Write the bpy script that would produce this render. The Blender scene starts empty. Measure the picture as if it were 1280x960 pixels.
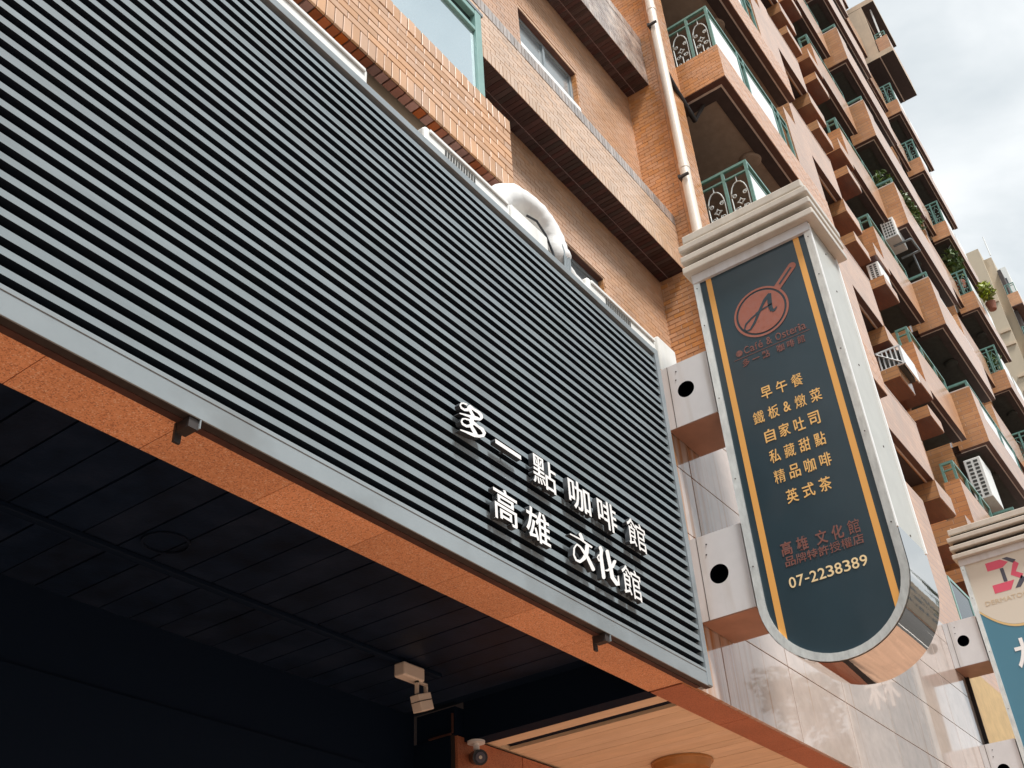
import bpy, math, random
from mathutils import Vector, Matrix
random.seed(7)
C = bpy.context.scene.collection
H = 1.55                      # eye height: every z below is measured from the eye, H is added when meshes are linked

# ------------------------------------------------------------------ camera
cam_d = bpy.data.cameras.new("camera")
cam = bpy.data.objects.new("camera", cam_d)
C.objects.link(cam)
R = ((0.59111301, -0.80485448, -0.05286459), (0.43805683, 0.37537483, -0.81682309), (0.67726776, 0.45967706, 0.57446095))
cam.matrix_world = Matrix(((R[0][0], -R[1][0], -R[2][0], 0), (R[0][1], -R[1][1], -R[2][1], 0), (R[0][2], -R[1][2], -R[2][2], H), (0, 0, 0, 1)))
cam_d.sensor_width = 36
cam_d.lens = 1313.807 / 1280 * 36
cam_d.clip_start = 0.05
cam_d.clip_end = 3000
sc = bpy.context.scene
sc.camera = cam
sc.render.resolution_x, sc.render.resolution_y = 1024, 768
sc.view_settings.view_transform = 'Standard'
sc.view_settings.look = 'None'
sc.view_settings.exposure = 0.66
sc.view_settings.gamma = 1
sc.cycles.max_bounces = 8

# ------------------------------------------------------------------ sky and sun
SUN_AZ = (-0.36, -0.93)       # horizontal direction towards the sun
SUN_EL = math.radians(60)
w = bpy.data.worlds.new("World")
sc.world = w
w.use_nodes = True
nt = w.node_tree
nt.nodes.clear()
out = nt.nodes.new('ShaderNodeOutputWorld')
bg = nt.nodes.new('ShaderNodeBackground')
sky = nt.nodes.new('ShaderNodeTexSky')
sky.sky_type = 'NISHITA'
sky.sun_disc = False
sky.sun_elevation = SUN_EL
sky.sun_rotation = math.atan2(SUN_AZ[0], SUN_AZ[1])
tc = nt.nodes.new('ShaderNodeTexCoord')
mp = nt.nodes.new('ShaderNodeMapping')
mp.inputs['Scale'].default_value = (1.0, 1.0, 1.7)
no = nt.nodes.new('ShaderNodeTexNoise')
no.inputs['Scale'].default_value = 3.3
no.inputs['Detail'].default_value = 6
no.inputs['Roughness'].default_value = 0.52
no.inputs['Distortion'].default_value = 0.35
cr = nt.nodes.new('ShaderNodeValToRGB')
cr.color_ramp.elements[0].position = 0.40
cr.color_ramp.elements[0].color = (4.6, 5.0, 5.2, 1)
cr.color_ramp.elements[1].position = 0.60
cr.color_ramp.elements[1].color = (6.75, 6.95, 7.0, 1)
mx = nt.nodes.new('ShaderNodeMixRGB')
mx.inputs['Fac'].default_value = 0.93
nt.links.new(tc.outputs['Generated'], mp.inputs['Vector'])
nt.links.new(mp.outputs['Vector'], no.inputs['Vector'])
nt.links.new(no.outputs['Fac'], cr.inputs['Fac'])
nt.links.new(sky.outputs['Color'], mx.inputs['Color1'])
nt.links.new(cr.outputs['Color'], mx.inputs['Color2'])
nt.links.new(mx.outputs['Color'], bg.inputs['Color'])
bg.inputs['Strength'].default_value = 0.10
nt.links.new(bg.outputs['Background'], out.inputs['Surface'])

sd = bpy.data.lights.new("sun", 'SUN')
sun = bpy.data.objects.new("sun", sd)
C.objects.link(sun)
hz = math.hypot(*SUN_AZ)
tosun = Vector((SUN_AZ[0] / hz * math.cos(SUN_EL), SUN_AZ[1] / hz * math.cos(SUN_EL), math.sin(SUN_EL)))
sun.rotation_euler = tosun.to_track_quat('Z', 'Y').to_euler()
sd.energy = 3.5
sd.angle = math.radians(12)
sd.color = (1.0, 0.975, 0.94)

# ------------------------------------------------------------------ materials
def mat(name, col, rough=0.5, metal=0.0, spec=0.5, var=0.0, vscale=8.0, bump=0.0, bscale=60.0, island=0.0, objvar=0.0, coat=0.0, coatr=0.04, coatior=1.6,
        dirt=None, streak=0.0, streakcol=(0.1, 0.08, 0.06), stscale=(9, 9, 0.6), col2=None, stretch=(1, 1, 1), stain=None):
    m = bpy.data.materials.new(name)
    m.use_nodes = True
    t = m.node_tree
    b = t.nodes['Principled BSDF']
    b.inputs['Roughness'].default_value = rough
    b.inputs['Metallic'].default_value = metal
    b.inputs['Specular IOR Level'].default_value = spec
    if coat:
        b.inputs['Coat Weight'].default_value = coat
        b.inputs['Coat Roughness'].default_value = 0.04
        b.inputs['Coat IOR'].default_value = coatior
        b.inputs['Coat Roughness'].default_value = coatr
    g = t.nodes.new('ShaderNodeNewGeometry')
    mpn = t.nodes.new('ShaderNodeMapping')
    mpn.inputs['Scale'].default_value = stretch
    t.links.new(g.outputs['Position'], mpn.inputs['Vector'])
    cur = None
    def rgb(c):
        n = t.nodes.new('ShaderNodeRGB')
        n.outputs[0].default_value = (*c, 1)
        return n.outputs[0]
    cur = rgb(col)
    if var or col2:
        n = t.nodes.new('ShaderNodeTexNoise')
        n.inputs['Scale'].default_value = vscale
        n.inputs['Detail'].default_value = 5
        n.inputs['Roughness'].default_value = 0.6
        t.links.new(mpn.outputs['Vector'], n.inputs['Vector'])
        if col2:
            r = t.nodes.new('ShaderNodeMapRange')
            r.inputs['From Min'].default_value = 0.4
            r.inputs['From Max'].default_value = 0.6
            t.links.new(n.outputs['Fac'], r.inputs['Value'])
            mxx = t.nodes.new('ShaderNodeMixRGB')
            t.links.new(r.outputs['Result'], mxx.inputs['Fac'])
            t.links.new(cur, mxx.inputs['Color1'])
            mxx.inputs['Color2'].default_value = (*col2, 1)
            cur = mxx.outputs['Color']
        if var:
            r = t.nodes.new('ShaderNodeMapRange')
            r.inputs['From Min'].default_value = 0.3
            r.inputs['From Max'].default_value = 0.7
            r.inputs['To Min'].default_value = 1 - var
            r.inputs['To Max'].default_value = 1 + var
            t.links.new(n.outputs['Fac'], r.inputs['Value'])
            v = t.nodes.new('ShaderNodeVectorMath')
            v.operation = 'SCALE'
            t.links.new(cur, v.inputs[0])
            t.links.new(r.outputs['Result'], v.inputs['Scale'])
            cur = v.outputs['Vector']
    for amt, src in ((island, 'isl'), (objvar, 'obj')):
        if amt:
            if src == 'isl':
                o_ = g.outputs['Random Per Island']
            else:
                o_ = t.nodes.new('ShaderNodeObjectInfo').outputs['Random']
            hs = t.nodes.new('ShaderNodeHueSaturation')
            r = t.nodes.new('ShaderNodeMapRange')
            r.inputs['To Min'].default_value = 1 - amt
            r.inputs['To Max'].default_value = 1 + amt
            t.links.new(o_, r.inputs['Value'])
            t.links.new(r.outputs['Result'], hs.inputs['Value'])
            mm = t.nodes.new('ShaderNodeMath')
            mm.operation = 'MULTIPLY'
            mm.inputs[1].default_value = 7.31
            t.links.new(o_, mm.inputs[0])
            fr = t.nodes.new('ShaderNodeMath')
            fr.operation = 'FRACT'
            t.links.new(mm.outputs[0], fr.inputs[0])
            r2 = t.nodes.new('ShaderNodeMapRange')
            r2.inputs['To Min'].default_value = 1 - amt * 1.1
            r2.inputs['To Max'].default_value = 1 + amt * 0.5
            t.links.new(fr.outputs[0], r2.inputs['Value'])
            t.links.new(r2.outputs['Result'], hs.inputs['Saturation'])
            t.links.new(cur, hs.inputs['Color'])
            cur = hs.outputs['Color']
    if streak:
        ms = t.nodes.new('ShaderNodeMapping')
        ms.inputs['Scale'].default_value = stscale
        t.links.new(g.outputs['Position'], ms.inputs['Vector'])
        n = t.nodes.new('ShaderNodeTexNoise')
        n.inputs['Scale'].default_value = 1.0
        n.inputs['Detail'].default_value = 4
        t.links.new(ms.outputs['Vector'], n.inputs['Vector'])
        r = t.nodes.new('ShaderNodeMapRange')
        r.inputs['From Min'].default_value = 0.52
        r.inputs['From Max'].default_value = 0.74
        r.inputs['To Max'].default_value = streak
        t.links.new(n.outputs['Fac'], r.inputs['Value'])
        fac = r.outputs['Result']
        if stain:              # rusty runs gather below the fixings between these two x positions
            r.inputs['From Min'].default_value = 0.50
            r.inputs['From Max'].default_value = 0.70
            sx_ = t.nodes.new('ShaderNodeSeparateXYZ')
            t.links.new(g.outputs['Position'], sx_.inputs[0])
            r3 = t.nodes.new('ShaderNodeMapRange')
            r3.inputs['From Min'].default_value = stain[0]
            r3.inputs['From Max'].default_value = stain[1]
            r3.inputs['To Min'].default_value = 0.24
            r3.inputs['To Max'].default_value = -0.14
            t.links.new(sx_.outputs['X'], r3.inputs['Value'])
            mu = t.nodes.new('ShaderNodeMath')
            mu.operation = 'ADD'
            t.links.new(n.outputs['Fac'], mu.inputs[0])
            t.links.new(r3.outputs['Result'], mu.inputs[1])
            t.links.new(mu.outputs[0], r.inputs['Value'])
        mxx = t.nodes.new('ShaderNodeMixRGB')
        t.links.new(fac, mxx.inputs['Fac'])
        t.links.new(cur, mxx.inputs['Color1'])
        mxx.inputs['Color2'].default_value = (*streakcol, 1)
        cur = mxx.outputs['Color']
    t.links.new(cur, b.inputs['Base Color'])
    if bump:
        n = t.nodes.new('ShaderNodeTexNoise')
        n.inputs['Scale'].default_value = bscale
        n.inputs['Detail'].default_value = 4
        t.links.new(mpn.outputs['Vector'], n.inputs['Vector'])
        bp = t.nodes.new('ShaderNodeBump')
        bp.inputs['Strength'].default_value = bump
        bp.inputs['Distance'].default_value = 0.01
        t.links.new(n.outputs['Fac'], bp.inputs['Height'])
        t.links.new(bp.outputs['Normal'], b.inputs['Normal'])
    return m

def brick_mat(name, c1, c2, mortar, rough=0.4, roww=0.153, rowh=0.0612, ms=0.0042):
    """tile courses for walls too far away to tell single tiles apart; works on faces of any main direction"""
    m = bpy.data.materials.new(name)
    m.use_nodes = True
    t = m.node_tree
    b = t.nodes['Principled BSDF']
    b.inputs['Roughness'].default_value = rough
    b.inputs['Coat Weight'].default_value = 0.8
    b.inputs['Coat Roughness'].default_value = 0.22
    b.inputs['Coat IOR'].default_value = 1.5
    g = t.nodes.new('ShaderNodeNewGeometry')
    sp = t.nodes.new('ShaderNodeSeparateXYZ')
    t.links.new(g.outputs['Position'], sp.inputs[0])
    sn = t.nodes.new('ShaderNodeSeparateXYZ')
    t.links.new(g.outputs['True Normal'], sn.inputs[0])
    def m2(op, a, bb):
        n = t.nodes.new('ShaderNodeMath')
        n.operation = op
        for i, v in ((0, a), (1, bb)):
            if v is None:
                continue
            if isinstance(v, (int, float)):
                n.inputs[i].default_value = v
            else:
                t.links.new(v, n.inputs[i])
        return n.outputs[0]
    isx = m2('GREATER_THAN', m2('ABSOLUTE', sn.outputs['X'], None), 0.5)
    isz = m2('GREATER_THAN', m2('ABSOLUTE', sn.outputs['Z'], None), 0.5)
    notx = m2('SUBTRACT', 1.0, isx)
    notz = m2('SUBTRACT', 1.0, isz)
    u = m2('ADD', m2('MULTIPLY', sp.outputs['Y'], isx), m2('MULTIPLY', sp.outputs['X'], notx))
    v = m2('ADD', m2('MULTIPLY', sp.outputs['Y'], isz), m2('MULTIPLY', sp.outputs['Z'], notz))
    cb = t.nodes.new('ShaderNodeCombineXYZ')
    t.links.new(u, cb.inputs['X'])
    t.links.new(v, cb.inputs['Y'])
    br = t.nodes.new('ShaderNodeTexBrick')
    br.inputs['Scale'].default_value = 1.0
    br.inputs['Brick Width'].default_value = roww
    br.inputs['Row Height'].default_value = rowh
    br.inputs['Mortar Size'].default_value = ms
    br.inputs['Mortar Smooth'].default_value = 0.2
    br.inputs['Color1'].default_value = (*c1, 1)
    br.inputs['Color2'].default_value = (*c2, 1)
    br.inputs['Mortar'].default_value = (*mortar, 1)
    t.links.new(cb.outputs[0], br.inputs['Vector'])
    n = t.nodes.new('ShaderNodeTexNoise')
    n.inputs['Scale'].default_value = 1.3
    n.inputs['Detail'].default_value = 6
    t.links.new(g.outputs['Position'], n.inputs['Vector'])
    r = t.nodes.new('ShaderNodeMapRange')
    r.inputs['From Min'].default_value = 0.3
    r.inputs['From Max'].default_value = 0.7
    r.inputs['To Min'].default_value = 0.82
    r.inputs['To Max'].default_value = 1.14
    t.links.new(n.outputs['Fac'], r.inputs['Value'])
    vv = t.nodes.new('ShaderNodeVectorMath')
    vv.operation = 'SCALE'
    t.links.new(br.outputs['Color'], vv.inputs[0])
    t.links.new(r.outputs['Result'], vv.inputs['Scale'])
    ms = t.nodes.new('ShaderNodeMapping')
    ms.inputs['Scale'].default_value = (2.2, 2.2, 0.22)
    t.links.new(g.outputs['Position'], ms.inputs['Vector'])
    n2 = t.nodes.new('ShaderNodeTexNoise')
    n2.inputs['Detail'].default_value = 5
    n2.inputs['Scale'].default_value = 1.0
    t.links.new(ms.outputs['Vector'], n2.inputs['Vector'])
    r5 = t.nodes.new('ShaderNodeMapRange')
    r5.inputs['From Min'].default_value = 0.5
    r5.inputs['From Max'].default_value = 0.72
    r5.inputs['To Max'].default_value = 0.45
    t.links.new(n2.outputs['Fac'], r5.inputs['Value'])
    mz = t.nodes.new('ShaderNodeMixRGB')
    t.links.new(r5.outputs['Result'], mz.inputs['Fac'])
    t.links.new(vv.outputs['Vector'], mz.inputs['Color1'])
    mz.inputs['Color2'].default_value = (c1[0] * 0.62, c1[1] * 0.66, c1[2] * 0.75, 1)
    t.links.new(mz.outputs['Color'], b.inputs['Base Color'])
    bp = t.nodes.new('ShaderNodeBump')
    bp.inputs['Strength'].default_value = 0.5
    bp.inputs['Distance'].default_value = 0.004
    bp.invert = True
    t.links.new(br.outputs['Fac'], bp.inputs['Height'])
    t.links.new(bp.outputs['Normal'], b.inputs['Normal'])
    return m

M = {}
ORANGE = (0.47, 0.215, 0.095)
M['tile_near'] = mat('tile_bay', (0.56, 0.315, 0.165), 0.45, objvar=0.13, var=0.06, bump=0.12, bscale=45, coat=0.4, coatr=0.3, coatior=1.45)
M['tile_near_i'] = mat('tile_bay_joined', (0.56, 0.315, 0.165), 0.45, island=0.13, var=0.06, bump=0.12, bscale=45, coat=0.4, coatr=0.3, coatior=1.45)
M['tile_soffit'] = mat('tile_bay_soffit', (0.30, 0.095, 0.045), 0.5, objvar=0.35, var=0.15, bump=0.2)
M['tile_wall'] = mat('tile_recess', (0.54, 0.315, 0.185), 0.42, island=0.08, var=0.14, vscale=1.4, streak=0.25, streakcol=(0.46, 0.33, 0.25), stscale=(2.5, 2.5, 0.5), coat=0.7, coatr=0.22, coatior=1.5)
M['tile_pier'] = mat('tile_pier', (0.58, 0.27, 0.105), 0.42, island=0.09, var=0.1, coat=0.7, coatr=0.22, coatior=1.5)
M['tile_pier_o'] = mat('tile_pier_single', (0.58, 0.27, 0.105), 0.42, objvar=0.12, var=0.1, coat=0.7, coatr=0.22, coatior=1.5)
M['tile_grey'] = mat('tile_grey_soldier', (0.36, 0.30, 0.26), 0.35, island=0.25, var=0.2, coat=0.7, coatr=0.22, coatior=1.5)
M['tile_ledge'] = mat('tile_ledge', (0.60, 0.40, 0.26), 0.4, island=0.09, var=0.12, vscale=3, coat=0.7, coatr=0.22, coatior=1.5)
M['tile_ledge2'] = mat('tile_ledge_weathered', (0.34, 0.25, 0.205), 0.3, island=0.2, var=0.3, vscale=5, col2=(0.46, 0.37, 0.31), coat=0.7, coatr=0.22, coatior=1.5)
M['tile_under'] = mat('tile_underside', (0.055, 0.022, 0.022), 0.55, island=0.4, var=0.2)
M['mortar'] = mat('mortar_pale', (0.62, 0.43, 0.30), 0.9, var=0.15, bump=0.2)
M['mortar_dark'] = mat('mortar_dark', (0.10, 0.055, 0.035), 0.9, var=0.2, bump=0.2)
M['mortar_under'] = mat('mortar_grey', (0.34, 0.27, 0.27), 0.9, var=0.2)
M['brick'] = brick_mat('brick_far', (0.57, 0.285, 0.125), (0.49, 0.225, 0.09), (0.38, 0.195, 0.105), roww=0.46, rowh=0.10, ms=0.008)
M['brick_brown'] = brick_mat('brick_brown', (0.15, 0.045, 0.026), (0.12, 0.035, 0.022), (0.09, 0.035, 0.025), 0.5)
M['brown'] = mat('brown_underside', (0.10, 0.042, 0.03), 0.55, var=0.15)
M['trim'] = mat('pale_trim', (0.62, 0.52, 0.46), 0.6, var=0.12)
M['darkbeam'] = mat('dark_beam', (0.05, 0.032, 0.03), 0.7, var=0.2)
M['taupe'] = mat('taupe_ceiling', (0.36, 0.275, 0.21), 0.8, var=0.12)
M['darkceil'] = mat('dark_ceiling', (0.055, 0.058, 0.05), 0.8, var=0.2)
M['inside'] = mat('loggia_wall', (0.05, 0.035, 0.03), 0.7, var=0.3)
M['dglass'] = mat('dark_glass', (0.015, 0.02, 0.025), 0.06, spec=0.8)
M['frost'] = mat('frosted_glass', (0.20, 0.23, 0.24), 0.15, spec=0.7, coat=0.6)
M['teal'] = mat('teal_paint', (0.13, 0.27, 0.235), 0.4, var=0.15, vscale=20)
M['teal_l'] = mat('teal_window_paint', (0.22, 0.38, 0.35), 0.35, var=0.08, vscale=10)
M['iron'] = mat('iron_scroll', (0.50, 0.54, 0.53), 0.5)
M['whitepanel'] = mat('white_panel', (0.82, 0.83, 0.82), 0.35, var=0.04)
M['white'] = mat('white_plastic', (0.80, 0.80, 0.77), 0.35, var=0.05, vscale=5, streak=0.25, streakcol=(0.5, 0.47, 0.4))
M['wrap'] = mat('white_wrap_tape', (0.80, 0.80, 0.78), 0.35, var=0.05, bump=0.25, bscale=9, stretch=(1, 1, 3))
M['grille'] = mat('grille_dark', (0.05, 0.048, 0.042), 0.6)
M['pipe'] = mat('cream_pipe', (0.74, 0.66, 0.57), 0.4, var=0.05, vscale=3, streak=0.12, streakcol=(0.5, 0.42, 0.34))
M['slat'] = mat('slat_grey_paint', (0.215, 0.26, 0.283), 0.45, spec=0.35, var=0.12, vscale=1.6, stretch=(1, 1, 7), streak=0.35, streakcol=(0.13, 0.15, 0.16), stscale=(3.5, 1, 2.5))
M['slat_side'] = mat('slat_gap_shade', (0.003, 0.010, 0.020), 0.6)  # all slat faces but the front: shade of the gaps put into the colour
M['frame'] = mat('frame_grey', (0.25, 0.29, 0.31), 0.4, var=0.12, vscale=2.2, streak=0.5, streakcol=(0.14, 0.15, 0.15), stscale=(3, 3, 4))
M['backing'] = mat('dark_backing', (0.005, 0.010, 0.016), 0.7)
M['blacksteel'] = mat('dark_steel', (0.035, 0.028, 0.026), 0.55, var=0.3, vscale=12)
M['rust'] = mat('rusty_steel', (0.06, 0.024, 0.018), 0.7, var=0.4, vscale=14)
M['granite'] = mat('orange_granite', (0.60, 0.255, 0.135), 0.5, var=0.0, vscale=1)
M['granite_b'] = mat('brown_granite', (0.36, 0.135, 0.075), 0.35, var=0.2, vscale=60)
M['marble'] = mat('pink_marble', (0.54, 0.445, 0.39), 0.12, spec=0.5, coat=0.75, coatr=0.025, coatior=1.5, objvar=0.08, var=0.10, vscale=9, streak=0.95, streakcol=(0.38, 0.17, 0.05), stscale=(19, 1, 0.45), stain=(4.9, 5.9))
M['joint'] = mat('dark_joint', (0.03, 0.022, 0.02), 0.9)
M['blackboard'] = mat('black_board_paint', (0.0045, 0.012, 0.030), 0.5, spec=0.25, objvar=0.07, var=0.45, vscale=5, bump=0.1, streak=0.4, streakcol=(0.016, 0.022, 0.038), stscale=(5, 5, 5))
M['black'] = mat('black_paint', (0.0015, 0.008, 0.022), 0.7, spec=0.15)
M['wood'] = mat('pale_timber', (0.84, 0.66, 0.46), 0.5, objvar=0.05, var=0.08, vscale=5, stretch=(6, 1, 6))
M['woodlamp'] = mat('wood_lamp', (0.42, 0.20, 0.06), 0.4, var=0.15)
M['boxstone'] = mat('grey_panel', (0.64, 0.635, 0.64), 0.3, var=0.05, vscale=6, streak=0.45, streakcol=(0.46, 0.40, 0.34), stscale=(12, 12, 1.5))
M['boxunder'] = mat('brown_box_underside', (0.36, 0.19, 0.13), 0.55, var=0.15, vscale=6)  # brown holds the warm light bounced up from the paving
M['hole'] = mat('hole_black', (0.002, 0.003, 0.006), 1.0, spec=0.0)
M['cornice'] = mat('cornice_cream', (0.56, 0.51, 0.44), 0.35, var=0.08, streak=0.35, streakcol=(0.38, 0.33, 0.26))
M['cornice_d'] = mat('cornice_gap', (0.05, 0.038, 0.028), 0.6)  # cornice core, shade between the tiers painted dark; rivets share it
M['steel'] = mat('brushed_steel', (0.72, 0.73, 0.70), 0.34, metal=0.55, var=0.16, vscale=30, stretch=(1, 1, 0.4), bump=0.15, bscale=18)
M['chrome'] = mat('mirror_steel', (0.72, 0.69, 0.66), 0.04, metal=1.0, bump=0.08, bscale=5)
M['signside'] = mat('sign_side_paint', (0.47, 0.475, 0.44), 0.35, var=0.06, streak=0.2, streakcol=(0.36, 0.34, 0.3))
M['face1'] = mat('slate_blue_face', (0.020, 0.042, 0.056), 0.28, spec=0.6, var=0.10, vscale=3, streak=0.2, streakcol=(0.06, 0.07, 0.08), stscale=(4, 4, 2))
M['gold'] = mat('sign_amber', (0.80, 0.40, 0.10), 0.45)
M['gold_t'] = mat('sign_amber_text', (0.85, 0.50, 0.17), 0.45)
M['cream_t'] = mat('sign_cream_text', (0.88, 0.68, 0.38), 0.45)
M['faded'] = mat('faded_red_print', (0.26, 0.085, 0.06), 0.5, var=0.25, vscale=40, col2=(0.16, 0.08, 0.07))
M['copper'] = mat('copper_print', (0.40, 0.13, 0.085), 0.5, var=0.25, vscale=30, col2=(0.30, 0.11, 0.08))
M['faded_d'] = mat('faded_red_text', (0.20, 0.075, 0.06), 0.5, var=0.3, vscale=50)
M['cream'] = mat('cream_face', (0.66, 0.61, 0.52), 0.35)
M['blueface'] = mat('teal_blue_face', (0.075, 0.215, 0.30), 0.35)
M['pink'] = mat('logo_pink', (0.72, 0.10, 0.17), 0.45)
M['slate'] = mat('logo_slate', (0.08, 0.08, 0.11), 0.45)
M['palegold'] = mat('pale_gold_print', (0.62, 0.50, 0.34), 0.45)
M['arcgold'] = mat('arc_gold', (0.68, 0.48, 0.22), 0.45)
M['white_t'] = mat('white_letter', (0.88, 0.88, 0.87), 0.4)
M['letter'] = mat('letter_face_white', (0.86, 0.87, 0.86), 0.3)
M['letter_s'] = mat('letter_side_dark', (0.035, 0.04, 0.045), 0.5)
M['yellow'] = mat('yellow_panel', (0.50, 0.34, 0.15), 0.5, var=0.15)
M['camblack'] = mat('camera_black', (0.02, 0.022, 0.026), 0.3)
M['beige'] = mat('beige_render', (0.55, 0.43, 0.31), 0.8, var=0.10, vscale=2, streak=0.3, streakcol=(0.36, 0.28, 0.2))
M['beige_far'] = mat('beige_far_render', (0.50, 0.42, 0.31), 0.8, var=0.06, vscale=0.5, streak=0.3, streakcol=(0.42, 0.34, 0.26), stscale=(1, 1, 0.2))
M['whitewall'] = mat('white_far_render', (0.70, 0.70, 0.67), 0.8, var=0.06, vscale=0.5)
M['leaf'] = mat('leaf_green', (0.09, 0.15, 0.03), 0.5, island=0.4)
M['leaf_y'] = mat('leaf_yellow_green', (0.30, 0.36, 0.04), 0.5, island=0.3)
M['leaf_t'] = mat('tree_leaf', (0.05, 0.09, 0.03), 0.5, island=0.4)
M['pot'] = mat('clay_pot', (0.25, 0.09, 0.05), 0.7)
M['bark'] = mat('bark', (0.10, 0.08, 0.06), 0.9, var=0.3)
M['asphalt'] = mat('asphalt', (0.055, 0.055, 0.055), 0.85, var=0.2, vscale=3, bump=0.3, bscale=120)
M['paving'] = mat('paving', (0.38, 0.225, 0.145), 0.6, var=0.2, vscale=2)
M['paint'] = mat('road_paint', (0.75, 0.75, 0.72), 0.7, var=0.1)
M['opp'] = mat('opposite_wall', (0.50, 0.46, 0.40), 0.8, var=0.1, vscale=0.6)

# speckled granite: fine crystals
def speckle(m, cols, sc_=240):
    t = m.node_tree
    b = t.nodes['Principled BSDF']
    g = t.nodes.new('ShaderNodeNewGeometry')
    v = t.nodes.new('ShaderNodeTexVoronoi')
    v.inputs['Scale'].default_value = sc_
    t.links.new(g.outputs['Position'], v.inputs['Vector'])
    sx = t.nodes.new('ShaderNodeSeparateXYZ')
    t.links.new(v.outputs['Color'], sx.inputs[0])
    r = t.nodes.new('ShaderNodeValToRGB')
    r.color_ramp.interpolation = 'CONSTANT'
    r.color_ramp.elements[0].position = 0
    r.color_ramp.elements[0].color = (*cols[0][1], 1)
    r.color_ramp.elements[1].position = cols[1][0]
    r.color_ramp.elements[1].color = (*cols[1][1], 1)
    for p, c in cols[2:]:
        e = r.color_ramp.elements.new(p)
        e.color = (*c, 1)
    t.links.new(sx.outputs[0], r.inputs['Fac'])
    n = t.nodes.new('ShaderNodeTexNoise')
    n.inputs['Scale'].default_value = 3
    t.links.new(g.outputs['Position'], n.inputs['Vector'])
    rr = t.nodes.new('ShaderNodeMapRange')
    rr.inputs['To Min'].default_value = 0.8
    rr.inputs['To Max'].default_value = 1.2
    t.links.new(n.outputs['Fac'], rr.inputs['Value'])
    s = t.nodes.new('ShaderNodeVectorMath')
    s.operation = 'SCALE'
    t.links.new(r.outputs['Color'], s.inputs[0])
    t.links.new(rr.outputs['Result'], s.inputs['Scale'])
    oi = t.nodes.new('ShaderNodeObjectInfo')
    r4 = t.nodes.new('ShaderNodeMapRange')
    r4.inputs['To Min'].default_value = 0.88
    r4.inputs['To Max'].default_value = 1.08
    t.links.new(oi.outputs['Random'], r4.inputs['Value'])
    s2 = t.nodes.new('ShaderNodeVectorMath')
    s2.operation = 'SCALE'
    t.links.new(s.outputs['Vector'], s2.inputs[0])
    t.links.new(r4.outputs['Result'], s2.inputs['Scale'])
    t.links.new(s2.outputs['Vector'], b.inputs['Base Color'])
speckle(M['granite'], [(0, (0.72, 0.34, 0.175)), (0.45, (0.80, 0.41, 0.225)), (0.78, (0.50, 0.21, 0.11)), (0.93, (0.85, 0.58, 0.41))])
speckle(M['granite_b'], [(0, (0.46, 0.17, 0.09)), (0.5, (0.52, 0.21, 0.12)), (0.85, (0.32, 0.11, 0.065))])

# ------------------------------------------------------------------ mesh helpers
POS = {}                       # world position of each linked object

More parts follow.
